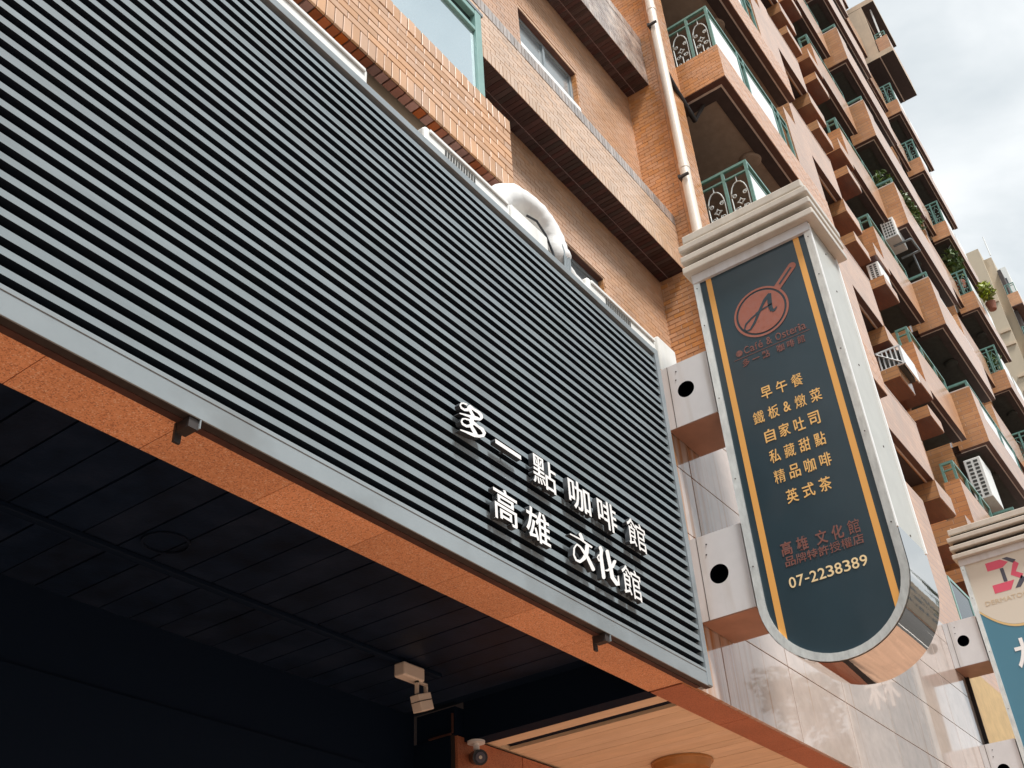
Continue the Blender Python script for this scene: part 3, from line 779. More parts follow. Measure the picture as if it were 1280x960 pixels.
# outlines of the three hand-drawn characters: short tapered strokes (x, height) in metres
GL = {'多':[[(2.811,2.399),(2.809,2.399),(2.809,2.402),(2.812,2.405),(2.815,2.407),(2.836,2.412),(2.839,2.411),(2.839,2.407),(2.835,2.403),(2.831,2.401)],[(2.798,2.391),(2.795,2.39),(2.794,2.392),(2.795,2.395),(2.798,2.398),(2.813,2.406),(2.817,2.407),(2.818,2.405),(2.817,2.402),(2.814,2.399)],[(2.794,2.381),(2.791,2.377),(2.788,2.376),(2.786,2.377),(2.786,2.38),(2.794,2.394),(2.797,2.397),(2.801,2.399),(2.803,2.397),(2.802,2.395)],[(2.804,2.376),(2.805,2.373),(2.801,2.369),(2.797,2.366),(2.793,2.366),(2.786,2.377),(2.786,2.379),(2.788,2.382),(2.792,2.384),(2.794,2.384)],[(2.823,2.379),(2.826,2.378),(2.825,2.373),(2.82,2.368),(2.815,2.366),(2.796,2.366),(2.793,2.367),(2.794,2.371),(2.798,2.375),(2.802,2.377)],[(2.845,2.396),(2.854,2.398),(2.857,2.394),(2.854,2.386),(2.846,2.379),(2.819,2.367),(2.814,2.366),(2.811,2.369),(2.813,2.373),(2.818,2.378)],[(2.838,2.4),(2.848,2.411),(2.86,2.417),(2.869,2.415),(2.868,2.405),(2.856,2.389),(2.85,2.382),(2.841,2.377),(2.835,2.379),(2.835,2.386)],[(2.885,2.413),(2.888,2.411),(2.886,2.406),(2.881,2.401),(2.875,2.399),(2.847,2.398),(2.843,2.401),(2.845,2.408),(2.852,2.414),(2.86,2.417)],[(2.916,2.417),(2.92,2.415),(2.919,2.408),(2.913,2.402),(2.905,2.399),(2.876,2.399),(2.873,2.401),(2.874,2.406),(2.879,2.411),(2.884,2.413)],[(2.938,2.412),(2.94,2.408),(2.936,2.4),(2.928,2.394),(2.921,2.393),(2.903,2.4),(2.901,2.403),(2.904,2.41),(2.912,2.415),(2.918,2.417)],[(2.942,2.398),(2.941,2.393),(2.936,2.387),(2.929,2.385),(2.925,2.386),(2.918,2.394),(2.919,2.401),(2.926,2.409),(2.935,2.412),(2.94,2.41)],[(2.924,2.374),(2.918,2.37),(2.913,2.369),(2.911,2.372),(2.914,2.378),(2.928,2.394),(2.935,2.398),(2.94,2.399),(2.942,2.396),(2.939,2.39)],[(2.891,2.359),(2.884,2.359),(2.883,2.366),(2.889,2.374),(2.899,2.38),(2.922,2.383),(2.927,2.383),(2.927,2.378),(2.923,2.373),(2.916,2.369)],[(2.863,2.35),(2.855,2.351),(2.855,2.358),(2.862,2.367),(2.872,2.373),(2.899,2.38),(2.906,2.379),(2.907,2.372),(2.9,2.364),(2.891,2.358)],[(2.842,2.349),(2.838,2.349),(2.837,2.353),(2.841,2.358),(2.847,2.362),(2.872,2.373),(2.88,2.372),(2.881,2.365),(2.874,2.356),(2.863,2.35)],[(2.812,2.342),(2.809,2.343),(2.809,2.346),(2.812,2.349),(2.816,2.352),(2.847,2.362),(2.851,2.361),(2.851,2.357),(2.847,2.352),(2.842,2.349)],[(2.785,2.336),(2.783,2.336),(2.783,2.338),(2.785,2.341),(2.787,2.342),(2.816,2.352),(2.819,2.351),(2.819,2.349),(2.817,2.345),(2.813,2.343)],[(2.872,2.387),(2.873,2.382),(2.868,2.375),(2.86,2.371),(2.855,2.372),(2.841,2.387),(2.84,2.392),(2.845,2.399),(2.853,2.403),(2.858,2.402)],[(2.883,2.378),(2.884,2.373),(2.879,2.366),(2.872,2.362),(2.866,2.362),(2.855,2.372),(2.855,2.376),(2.859,2.383),(2.866,2.387),(2.872,2.387)],[(2.875,2.342),(2.866,2.331),(2.855,2.325),(2.846,2.326),(2.845,2.334),(2.854,2.353),(2.862,2.363),(2.873,2.369),(2.881,2.368),(2.881,2.36)],[(2.819,2.326),(2.816,2.326),(2.816,2.329),(2.818,2.332),(2.822,2.334),(2.852,2.343),(2.856,2.343),(2.856,2.34),(2.853,2.335),(2.848,2.333)],[(2.802,2.316),(2.798,2.315),(2.796,2.316),(2.798,2.32),(2.801,2.323),(2.82,2.333),(2.823,2.334),(2.825,2.333),(2.824,2.33),(2.82,2.327)],[(2.799,2.305),(2.796,2.302),(2.792,2.3),(2.789,2.301),(2.789,2.304),(2.797,2.319),(2.8,2.322),(2.804,2.324),(2.807,2.323),(2.806,2.32)],[(2.808,2.3),(2.808,2.296),(2.805,2.292),(2.8,2.289),(2.796,2.29),(2.789,2.3),(2.789,2.303),(2.792,2.307),(2.796,2.309),(2.799,2.308)],[(2.829,2.304),(2.833,2.302),(2.832,2.297),(2.827,2.292),(2.821,2.29),(2.799,2.289),(2.796,2.291),(2.797,2.295),(2.801,2.299),(2.806,2.301)],[(2.851,2.319),(2.859,2.321),(2.863,2.318),(2.86,2.311),(2.853,2.304),(2.826,2.291),(2.82,2.29),(2.817,2.292),(2.819,2.297),(2.825,2.302)],[(2.855,2.332),(2.865,2.342),(2.876,2.345),(2.882,2.34),(2.878,2.331),(2.86,2.311),(2.853,2.305),(2.845,2.302),(2.841,2.306),(2.844,2.312)],[(2.908,2.34),(2.911,2.338),(2.909,2.333),(2.904,2.328),(2.898,2.327),(2.866,2.328),(2.863,2.332),(2.866,2.338),(2.873,2.344),(2.88,2.346)],[(2.937,2.343),(2.941,2.34),(2.939,2.333),(2.932,2.326),(2.923,2.324),(2.899,2.327),(2.896,2.329),(2.897,2.334),(2.902,2.338),(2.908,2.34)],[(2.954,2.33),(2.955,2.325),(2.95,2.318),(2.942,2.313),(2.936,2.314),(2.92,2.324),(2.919,2.33),(2.925,2.337),(2.933,2.342),(2.94,2.342)],[(2.945,2.306),(2.94,2.301),(2.933,2.297),(2.929,2.298),(2.929,2.303),(2.935,2.32),(2.941,2.327),(2.949,2.331),(2.955,2.33),(2.955,2.324)],[(2.912,2.283),(2.905,2.281),(2.901,2.284),(2.903,2.29),(2.91,2.296),(2.936,2.311),(2.943,2.312),(2.946,2.31),(2.944,2.304),(2.938,2.299)],[(2.878,2.27),(2.871,2.27),(2.87,2.275),(2.874,2.282),(2.882,2.287),(2.913,2.297),(2.919,2.298),(2.92,2.293),(2.916,2.287),(2.909,2.282)],[(2.844,2.264),(2.839,2.265),(2.839,2.269),(2.843,2.275),(2.85,2.279),(2.884,2.288),(2.89,2.287),(2.89,2.281),(2.885,2.274),(2.876,2.269)],[(2.815,2.261),(2.812,2.262),(2.812,2.265),(2.815,2.269),(2.82,2.271),(2.851,2.279),(2.855,2.277),(2.855,2.272),(2.85,2.267),(2.843,2.264)],[(2.785,2.256),(2.783,2.257),(2.783,2.259),(2.785,2.262),(2.788,2.263),(2.82,2.271),(2.823,2.27),(2.823,2.267),(2.819,2.263),(2.815,2.261)],[(2.885,2.306),(2.886,2.3),(2.88,2.292),(2.871,2.287),(2.864,2.287),(2.847,2.304),(2.846,2.309),(2.851,2.315),(2.858,2.319),(2.864,2.319)],[(2.897,2.294),(2.898,2.289),(2.892,2.281),(2.884,2.277),(2.878,2.277),(2.864,2.287),(2.863,2.293),(2.869,2.301),(2.878,2.306),(2.885,2.306)]],'文':[[(3.638,2.1),(3.641,2.099),(3.64,2.095),(3.636,2.092),(3.631,2.091),(3.547,2.087),(3.545,2.088),(3.546,2.09),(3.549,2.093),(3.553,2.094)],[(3.727,2.096),(3.73,2.094),(3.728,2.09),(3.722,2.086),(3.716,2.084),(3.63,2.091),(3.628,2.092),(3.63,2.095),(3.634,2.098),(3.639,2.1)],[(3.661,2.105),(3.661,2.1),(3.654,2.094),(3.645,2.09),(3.639,2.092),(3.621,2.114),(3.622,2.12),(3.629,2.126),(3.639,2.13),(3.646,2.129)],[(3.688,2.046),(3.681,2.037),(3.669,2.03),(3.658,2.03),(3.655,2.035),(3.668,2.079),(3.675,2.088),(3.688,2.094),(3.698,2.095),(3.701,2.089)],[(3.661,2.01),(3.651,2.002),(3.638,1.998),(3.631,2.0),(3.633,2.008),(3.658,2.04),(3.668,2.048),(3.68,2.052),(3.688,2.049),(3.685,2.041)],[(3.617,1.977),(3.608,1.972),(3.6,1.971),(3.598,1.976),(3.603,1.982),(3.638,2.013),(3.65,2.019),(3.661,2.02),(3.663,2.014),(3.656,2.005)],[(3.574,1.97),(3.57,1.971),(3.57,1.974),(3.575,1.978),(3.581,1.98),(3.615,1.988),(3.622,1.987),(3.621,1.981),(3.614,1.975),(3.604,1.971)],[(3.555,1.991),(3.556,1.994),(3.56,1.997),(3.565,1.999),(3.568,1.998),(3.585,1.98),(3.584,1.976),(3.58,1.972),(3.574,1.97),(3.57,1.971)],[(3.563,2.027),(3.566,2.031),(3.571,2.034),(3.575,2.034),(3.577,2.032),(3.569,1.997),(3.566,1.993),(3.561,1.99),(3.556,1.99),(3.555,1.992)],[(3.591,2.058),(3.595,2.061),(3.6,2.062),(3.602,2.061),(3.601,2.058),(3.575,2.029),(3.571,2.026),(3.566,2.025),(3.563,2.026),(3.565,2.03)],[(3.627,2.06),(3.629,2.058),(3.627,2.055),(3.623,2.051),(3.618,2.05),(3.592,2.053),(3.59,2.055),(3.591,2.058),(3.596,2.061),(3.6,2.062)],[(3.662,2.047),(3.664,2.042),(3.658,2.036),(3.649,2.032),(3.642,2.032),(3.616,2.051),(3.616,2.053),(3.619,2.057),(3.624,2.06),(3.628,2.06)],[(3.688,2.031),(3.689,2.026),(3.683,2.019),(3.673,2.014),(3.665,2.015),(3.642,2.032),(3.641,2.037),(3.647,2.043),(3.656,2.047),(3.663,2.047)],[(3.73,1.988),(3.73,1.982),(3.721,1.974),(3.709,1.969),(3.701,1.971),(3.665,2.015),(3.665,2.021),(3.672,2.028),(3.682,2.031),(3.689,2.03)]],'化':[[(3.822,2.111),(3.82,2.104),(3.811,2.097),(3.8,2.093),(3.793,2.095),(3.786,2.109),(3.788,2.116),(3.797,2.124),(3.808,2.127),(3.815,2.125)],[(3.812,2.077),(3.805,2.069),(3.794,2.064),(3.785,2.063),(3.783,2.068),(3.793,2.099),(3.8,2.106),(3.811,2.112),(3.82,2.113),(3.822,2.108)],[(3.815,2.033),(3.81,2.025),(3.799,2.018),(3.788,2.016),(3.783,2.02),(3.783,2.066),(3.787,2.074),(3.797,2.08),(3.808,2.083),(3.812,2.079)],[(3.817,1.977),(3.813,1.969),(3.802,1.962),(3.791,1.96),(3.786,1.964),(3.783,2.02),(3.787,2.028),(3.798,2.035),(3.81,2.037),(3.815,2.033)],[(3.775,2.067),(3.771,2.067),(3.77,2.069),(3.772,2.072),(3.776,2.074),(3.798,2.082),(3.802,2.083),(3.804,2.081),(3.801,2.078),(3.797,2.075)],[(3.769,2.055),(3.766,2.052),(3.761,2.05),(3.759,2.051),(3.759,2.053),(3.771,2.07),(3.774,2.073),(3.778,2.074),(3.781,2.074),(3.78,2.071)],[(3.784,2.047),(3.784,2.044),(3.781,2.041),(3.775,2.038),(3.771,2.039),(3.759,2.051),(3.759,2.053),(3.762,2.056),(3.766,2.057),(3.769,2.057)],[(3.883,2.085),(3.879,2.077),(3.868,2.069),(3.856,2.066),(3.85,2.069),(3.843,2.113),(3.847,2.12),(3.857,2.127),(3.868,2.13),(3.874,2.127)],[(3.891,2.047),(3.887,2.039),(3.876,2.032),(3.864,2.029),(3.858,2.032),(3.85,2.069),(3.853,2.077),(3.864,2.085),(3.876,2.088),(3.882,2.085)],[(3.896,2.004),(3.892,1.996),(3.88,1.988),(3.867,1.985),(3.861,1.989),(3.858,2.033),(3.862,2.04),(3.873,2.048),(3.885,2.051),(3.891,2.047)],[(3.931,1.986),(3.932,1.98),(3.924,1.972),(3.912,1.966),(3.902,1.966),(3.864,1.986),(3.862,1.992),(3.87,2.001),(3.884,2.007),(3.894,2.007)],[(3.928,2.018),(3.93,2.021),(3.935,2.024),(3.939,2.025),(3.941,2.023),(3.94,1.981),(3.938,1.977),(3.931,1.973),(3.925,1.972),(3.923,1.974)],[(3.905,2.056),(3.896,2.048),(3.884,2.044),(3.877,2.046),(3.879,2.053),(3.904,2.087),(3.914,2.095),(3.925,2.099),(3.933,2.097),(3.931,2.09)],[(3.849,2.017),(3.842,2.014),(3.837,2.014),(3.836,2.017),(3.84,2.021),(3.884,2.058),(3.895,2.063),(3.905,2.064),(3.907,2.058),(3.9,2.051)],[(3.821,2.008),(3.818,2.008),(3.816,2.009),(3.818,2.011),(3.821,2.013),(3.845,2.024),(3.851,2.025),(3.853,2.023),(3.85,2.018),(3.844,2.014)]]}
row1 = [('多', 2.757, 2.942), ('一', 3.022, 3.205), ('點', 3.290, 3.471), ('咖', 3.570, 3.753), ('啡', 3.815, 3.985), ('館', 4.085, 4.262)]
row2 = [('高', 2.990, 3.152), ('雄', 3.210, 3.385), ('文', 3.528, 3.704), ('化', 3.745, 3.915), ('館', 3.975, 4.146)]
for row, za, zb in ((row1, 2.245, 2.397), (row2, 1.955, 2.107)):
    for ch, xa, xb in row:
        zc, hh = (za + zb) / 2, zb - za
        if ch in GL:
            lm = MB()
            for k_, q in enumerate(GL[ch]):
                y0_ = 2.153 - 0.00006 * k_
                i = len(lm.v)
                n_ = len(q)
                lm.v += [(a, y0_, b) for a, b in q] + [(a, 2.179, b) for a, b in q]
                lm.f.append(tuple(range(i, i + n_)))
                lm.m.append(0)
                lm.sm.append(False)
                for j in range(n_):
                    j2 = (j + 1) % n_
                    lm.f.append((i + j, i + n_ + j, i + n_ + j2, i + j2))
                    lm.m.append(1)
                    lm.sm.append(False)
            lo_ = obj('letter', lm, ['letter', 'letter_s'], ltr)
            continue
        if ch == '一':
            me = glyph_mesh('letter', ch, xb - xa, 0.020, ['letter', 'letter_s'], 0.026, 0.0, 'x', 'both')
        else:
            me = glyph_mesh('letter', ch, xb - xa, hh, ['letter', 'letter_s'], 0.026, {'館': 0.004, '點': 0.006, '多': 0.02, '文': 0.016, '化': 0.02}.get(ch, 0.010), 'x', 'both')
        inst('letter', me, ((xa + xb) / 2, 2.166, zc), ltr)
# standoff pins behind the letters
pin = MB()
for row, za, zb in ((row1, 2.245, 2.397), (row2, 1.955, 2.107)):
    for ch, xa, xb in row:
        pin.box((xa + xb) / 2 - 0.004, (xa + xb) / 2 + 0.004, 2.181, 2.2, (za + zb) / 2 - 0.004, (za + zb) / 2 + 0.004)
obj('standoff_pins', pin, 'letter_s', ltr)

# ------------------------------------------------------------------ blade signs
def ring_pts(y0, y1, zt, zc, r, n=28):
    """outline: straight sides, half-round bottom"""
    cy = (y0 + y1) / 2
    pts = [(y1, zt), (y1, zc)]
    for k in range(1, n):
        t = math.pi * k / n
        pts.append((cy + r * math.cos(t), zc - r * math.sin(t)))
    pts += [(y0, zc), (y0, zt)]
    return pts

def blade_sign(xs, label, second=False):
    y0, y1, zt, zc = 1.13, 1.93, 4.41, 2.15
    cy, R_ = 1.53, 0.40
    xd = xs + 0.44
    s = root('blade_sign', (xs + 0.2, 2.0, 2.0), label=label, cat='sign')
    # cabinet shell: sides + curved bottom
    P = ring_pts(y0, y1, zt, zc, R_)
    sh = MB()
    ns = len(P)
    zsplit = 2.33
    def strip(a, b, mi):
        sh.quad((xs, a[0], a[1]), (xd, a[0], a[1]), (xd, b[0], b[1]), (xs, b[0], b[1]), mi)
    sh.quad((xs + 0.004, y1, zt), (xd, y1, zt), (xd, y1, zc), (xs + 0.004, y1, zc), 0)
    sh.quad((xs + 0.004, y0, zsplit), (xd, y0, zsplit), (xd, y0, zt), (xs + 0.004, y0, zt), 0)
    i = len(sh.v)
    sh.v += [(xd, a, b) for a, b in P]
    sh.f.append(tuple(range(i, i + ns)))
    sh.m.append(0)
    sh.sm.append(False)
    sh.quad((xs, y0, zt), (xd, y0, zt), (xd, y1, zt), (xs, y1, zt), 0)
    obj('cabinet', sh, 'signside', s)
    cb = MB()
    i = len(cb.v)
    Q = [(y0 - 0.004, zsplit + 0.01), (y0 - 0.004, zc)] + [(cy - (R_ + 0.004) * math.cos(math.pi * k / 48), zc - (R_ + 0.004) * math.sin(math.pi * k / 48)) for k in range(1, 48)] + [(y1 + 0.002, zc)]
    for a, b in Q:
        cb.v += [(xs + 0.002, a, b), (xd + 0.004, a, b)]
    for k in range(len(Q) - 1):
        cb.f.append((i + 2 * k, i + 2 * k + 2, i + 2 * k + 3, i + 2 * k + 1))
        cb.m.append(0)
        cb.sm.append(True)
    obj('curved_base', cb, 'chrome', s)
    # white strips painting bright edge highlights on the street side
    obj('edge_strip', MB().box(xd - 0.012, xd + 0.006, y0 - 0.010, y0 + 0.02, zsplit, zt - 0.01), 'whitepanel', s, bevel=0.002)
    obj('edge_strip', MB().box(xs - 0.004, xs + 0.012, y0 - 0.006, y0 + 0.003, zsplit, zt - 0.01), 'whitepanel', s, bevel=0.0015)
    sc2 = MB()
    for zz2 in (2.36, 2.9, 3.45, 4.0, 4.3):
        sc2.disc((xs + 0.22, y0 - 0.003, zz2), 'y', 0.006, 0.004, 10)
        sc2.disc((xs - 0.0065, y0 + 0.02, zz2), 'x', 0.004, -0.001, 10)
        sc2.disc((xs - 0.0065, y1 - 0.02, zz2), 'x', 0.004, -0.001, 10)
    obj('rivets', sc2, 'cornice_d', s)
    # front frame
    w_ = 0.042
    O = ring_pts(y0, y1, zt, zc, R_)
    I = ring_pts(y0 + w_, y1 - w_, zt - 0.03, zc, R_ - w_)
    fr = MB()
    n = len(O)
    i = len(fr.v)
    fr.v += [(xs - 0.006, a, b) for a, b in O] + [(xs - 0.002, a, b) for a, b in I] + [(xs + 0.012, a, b) for a, b in O] + [(xs + 0.014, a, b) for a, b in I]
    for k in range(n):
        k2 = (k + 1) % n
        fr.f += [(i + k, i + k2, i + n + k2, i + n + k), (i + k, i + 2 * n + k, i + 2 * n + k2, i + k2), (i + n + k, i + n + k2, i + 3 * n + k2, i + 3 * n + k)]
        fr.m += [0] * 3
        fr.sm += [False] * 3
    obj('front_frame', fr, 'steel', s)
    # face
    fx = xs + 0.010
    I2 = ring_pts(y0 + w_ - 0.004, y1 - w_ + 0.004, zt - 0.026, zc, R_ - w_ + 0.004)
    def face_fn(a, b, d):
        return (fx + d, a, b)
    if not second:
        f = MB().prism(I2, face_fn, 0, 0.02)
        face = obj('face_panel', f, 'face1', s)
        def stripe(ya, yb):
            def zlow(y):
                d = abs(y - cy)
                return zc - math.sqrt(max(0, (R_ - w_) ** 2 - d * d))
            st = MB()
            st.prism([(yb, zt - 0.03), (ya, zt - 0.03), (ya, zlow(ya)), (yb, zlow(yb))], lambda a, b, d: (fx - 0.0015 + d, a, b), 0, 0.001)
            obj('stripe', st, 'gold', face)
        stripe(1.812, 1.848)
        stripe(1.212, 1.248)
        def line(t, yc, z, hh, m_, bold=0.012, wfit=None):
            """one mesh per character, shared width"""
            chars = list(t)
            latin = all(ord(c) < 0x2000 for c in chars)
            adv = []
            for c in chars:
                if ord(c) > 0x2000:
                    adv.append(1.0)
                else:
                    adv.append({' ': 0.30, '-': 0.36, '&': 0.72, 'i': 0.26, 'f': 0.34, 't': 0.36, 'r': 0.38, 's': 0.46, 'C': 0.66, 'O': 0.74}.get(c, 0.58))
            tot = sum(adv)
            k_ = wfit / tot
            u = -wfit / 2
            for c, ad in zip(chars, adv):
                if c != ' ':
                    dense = c in '餐鐵燉館權授藏牌精'
                    if latin and c != '-':
                        hc = hh * {'a': 0.74, 'e': 0.74, 's': 0.74, 'r': 0.74, 'i': 0.98, 't': 0.9}.get(c, 1.0)
                        dz = -(hh - hc) / 2
                    elif c == '-':
                        hc, dz = hh * 0.13, -hh * 0.05
                    elif c == '一':
                        hc, dz = hh * 0.13, 0
                    elif c == '&':
                        hc, dz = hh * 0.8, 0
                    else:
                        hc, dz = hh, 0
                    me = glyph_mesh('lettering', c, ad * k_ * (0.92 if ord(c) > 0x2000 else 0.84), hc, [m_], 0.0012, 0.002 if dense else bold, '-y', 'both')
                    inst('lettering', me, (fx - 0.0018, yc - (u + ad * k_ / 2), z + dz), face)
                u += ad * k_
        line('早 午 餐', 1.532, 3.372, 0.083, 'gold_t', 0.012, 0.262)
        line('鐵 板 & 燉 菜', 1.530, 3.232, 0.083, 'gold_t', 0.008, 0.42)
        line('自 家 吐 司', 1.530, 3.094, 0.083, 'gold_t', 0.012, 0.335)
        line('私 藏 甜 點', 1.529, 2.958, 0.083, 'gold_t', 0.010, 0.335)
        line('精 品 咖 啡', 1.528, 2.827, 0.083, 'gold_t', 0.010, 0.335)
        line('英 式 茶', 1.523, 2.689, 0.083, 'gold_t', 0.012, 0.262)
        line('高 雄  文 化 館', 1.527, 2.406, 0.080, 'faded', 0.02, 0.44)
        line('品牌特許授權店', 1.522, 2.331, 0.055, 'faded', 0.014, 0.435)
        line('07-2238389', 1.529, 2.214, 0.060, 'cream_t', 0.008, 0.43)
        line('Café & Osteria', 1.505, 3.708, 0.052, 'faded_d', 0.006, 0.40)
        line('多 一 點   咖 啡 館', 1.530, 3.625, 0.052, 'faded_d', 0.012, 0.40)
        dt = MB().disc((fx - 0.0012, 1.735, 3.704), 'x', 0.022, -0.001, 20).box(fx - 0.0015, fx - 0.0005, 1.29, 1.775, 3.664, 3.667)
        obj('underline', dt, 'faded_d', face)
        # pan logo
        pc = (1.544, 3.93)
        lg = MB()
        def circ(r, n=44):
            return [(pc[0] + r * math.cos(2 * math.pi * k / n), pc[1] + r * math.sin(2 * math.pi * k / n)) for k in range(n)]
        lg.prism(circ(0.150), lambda a, b, d: (fx - 0.0030 + d, a, b), 0, 0.0008)
        o1, o2 = circ(0.177), circ(0.163)
        i = len(lg.v)
        for (a, b), (c, d) in zip(o1, o2):
            lg.v += [(fx - 0.003, a, b), (fx - 0.003, c, d)]
        for k in range(44):
            k2 = (k + 1) % 44
            lg.f.append((i + 2 * k, i + 2 * k + 1, i + 2 * k2 + 1, i + 2 * k2))
            lg.m.append(0)
            lg.sm.append(False)
        # handle: slotted bar towards the upper right
        def rot(a, b, ang=math.radians(42)):
            return (pc[0] - (a * math.cos(ang) - b * math.sin(ang)), pc[1] + (a * math.sin(ang) + b * math.cos(ang)))
        hp = []
        for k in range(9):
            t = -math.pi / 2 + math.pi * k / 8
            hp.append((0.335 + 0.026 * math.cos(t), 0.026 * math.sin(t)))
        hp += [(0.174, 0.024), (0.174, -0.024)]
        lg.prism([rot(a, b) for a, b in hp], lambda a, b, d: (fx - 0.0028 + d, a, b), 0, 0.0008)
        logo = obj('logo', lg, 'copper', face)
        obj('handle_slot', MB().prism([rot(a, b) for a, b in [(0.20, -0.006), (0.325, -0.006), (0.325, 0.006), (0.20, 0.006)]], lambda a, b, d: (fx - 0.0040 + d, a, b), 0, 0.0008), 'face1', face)
        # script letter A: one brush line
        A = [(-0.115, -0.095), (-0.125, -0.075), (-0.11, -0.045), (-0.07, -0.02), (-0.02, 0.0), (0.02, 0.04), (0.06, 0.085), (0.075, 0.10)]
        B_ = [(0.075, 0.10), (0.066, 0.05), (0.062, 0.0), (0.066, -0.03), (0.085, -0.03), (0.10, -0.015)]
        D_ = [(-0.115, -0.095), (-0.09, -0.095), (-0.055, -0.06), (-0.01, 0.005), (0.04, 0.075), (0.075, 0.10)]
        E_ = [(-0.035, 0.0), (0.02, 0.012), (0.075, 0.02)]
        ab = MB()
        def stroke(pts, ws):
            for k in range(len(pts) - 1):
                (a, b), (c, d) = pts[k], pts[k + 1]
                L = math.hypot(c - a, d - b)
                nx, ny = -(d - b) / L, (c - a) / L
                w0, w1 = ws[k], ws[k + 1]
                q = [(a + nx * w0, b + ny * w0), (a - nx * w0, b - ny * w0), (c - nx * w1, d - ny * w1), (c + nx * w1, d + ny * w1)]
                ab.prism([(pc[0] - u, pc[1] + v_) for u, v_ in q], lambda u, v_, dd: (fx - 0.0045 + dd - 0.00002 * k, u, v_), 0, 0.0008)
        stroke(A, [0.003, 0.004, 0.006, 0.006, 0.005, 0.006, 0.008, 0.006])
        stroke(B_, [0.012, 0.014, 0.013, 0.011, 0.008, 0.003])
        stroke(D_, [0.004, 0.006, 0.008, 0.009, 0.008, 0.006])
        stroke(E_, [0.005, 0.005, 0.004])
        obj('script_letter', ab, 'face1', face)
    else:
        zsp = 3.70
        f = MB().prism(I2, face_fn, 0, 0.02)
        face = obj('face_panel', f, 'blueface', s)
        # cream top with a curved lower edge and gold line
        def arcline(off):
            pts = []
            for k in range(17):
                t = k / 16
                y = (y1 - w_) + (y0 + 2 * w_ - y1) * t
                pts.append((y, 3.63 + 0.22 * (2 * t - 1) ** 2 + off))
            return pts
        top = [(y0 + w_, zt - 0.03), (y1 - w_, zt - 0.03)]
        obj('cream_field', MB().prism(top + arcline(0.012), lambda a, b, d: (fx - 0.0015 + d, a, b), 0, 0.001), 'cream', face)
        al, bl = arcline(0.010), arcline(-0.014)
        gm = MB()
        for k in range(16):
            gm.quad((fx - 0.002, *al[k]), (fx - 0.002, *bl[k]), (fx - 0.002, *bl[k + 1]), (fx - 0.002, *al[k + 1]))
        obj('gold_arc', gm, 'arcgold', face)
        def poly(name, pts, m_):
            # pts: (reading position, height) in metres about the logo centre
            obj(name, MB().prism([(1.53 - a, 4.145 + b) for a, b in pts], lambda a, b, d: (fx - 0.003 + d, a, b), 0, 0.0008), m_, face)
        poly('logo_bar', [(-0.165, 0.16), (-0.165, 0.075), (-0.02, 0.075), (0.045, 0.115), (-0.02, 0.16)], 'pink')
        poly('logo_bar', [(-0.165, -0.075), (-0.165, -0.16), (-0.01, -0.16), (0.045, -0.075)], 'pink')
        poly('logo_stem', [(-0.05, 0.07), (-0.05, -0.07), (-0.015, -0.07), (-0.015, 0.07)], 'slate')
        poly('logo_zigzag', [(0.10, 0.11), (0.135, 0.07), (0.085, 0.0), (0.14, -0.04), (0.115, -0.085), (0.03, -0.02), (0.075, 0.075)], 'pink')
        poly('logo_corner', [(0.0, 0.165), (0.05, 0.165), (0.12, 0.115), (0.085, 0.09)], 'slate')
        poly('logo_corner', [(0.12, -0.05), (0.15, -0.09), (0.08, -0.16), (0.03, -0.16)], 'slate')
        me = glyph_mesh('lettering', 'DERMATOLOGY', 0.56, 0.045, ['palegold'], 0.0012, 0.0, '-y', 'both')
        inst('lettering', me, (fx - 0.003, 1.53, 3.91), face)
        me = glyph_mesh('lettering', '林', 0.34, 0.34, ['white_t'], 0.0012, 0.012, '-y', 'both')
        inst('lettering', me, (fx - 0.003, 1.53, 3.34), face)
    # cornice in tiers
    c0 = 4.41
    co = MB()
    co.box(xs - 0.004, xd + 0.004, y0 - 0.004, y1 + 0.0, c0 + 0.0, c0 + 0.31, 1)
    for k in range(3):
        z_ = c0 + 0.002 + k * 0.093
        co.box(xs - 0.062, xd + 0.062, y0 - 0.062, y1 + 0.035, z_, z_ + 0.050, 0)
    co.box(xs - 0.03, xd + 0.03, y0 - 0.035, y1 + 0.01, c0 + 0.272, c0 + 0.335, 0)
    obj('cornice', co, ['cornice', 'cornice_d'], s, bevel=0.008)
    obj('top_band', MB().box(xs - 0.012, xs + 0.01, y0 + 0.0, y1 - 0.0, zt - 0.065, zt + 0.0), 'boxstone', s)
    # bracket boxes
    for (za, zb) in ((2.15, 2.64), (3.38, 3.83)):
        xb0, xb1 = xs + 0.012, xs + 0.41
        zh = za + 0.24
        bx = MB().box(xb0, xb1, 1.943, YW - 0.002, za, zb, 0)
        bx.f.pop(0); bx.m.pop(0); bx.sm.pop(0)
        N_, yh, rh = 40, 2.115, 0.056
        ya_, yb_ = 1.943, YW - 0.002
        i = len(bx.v)
        for k in range(N_):
            t = 2 * math.pi * (k + 0.5) / N_
            cx_, cz_ = math.cos(t), math.sin(t)
            lim = min(((yb_ - yh) if cx_ > 0 else (yh - ya_)) / abs(cx_), ((zb - zh) if cz_ > 0 else (zh - za)) / abs(cz_))
            bx.v += [(xb0, yh + cx_ * rh, zh + cz_ * rh), (xb0, yh + cx_ * lim, zh + cz_ * lim), (xb0 + 0.10, yh + cx_ * rh, zh + cz_ * rh)]
        cor = {}
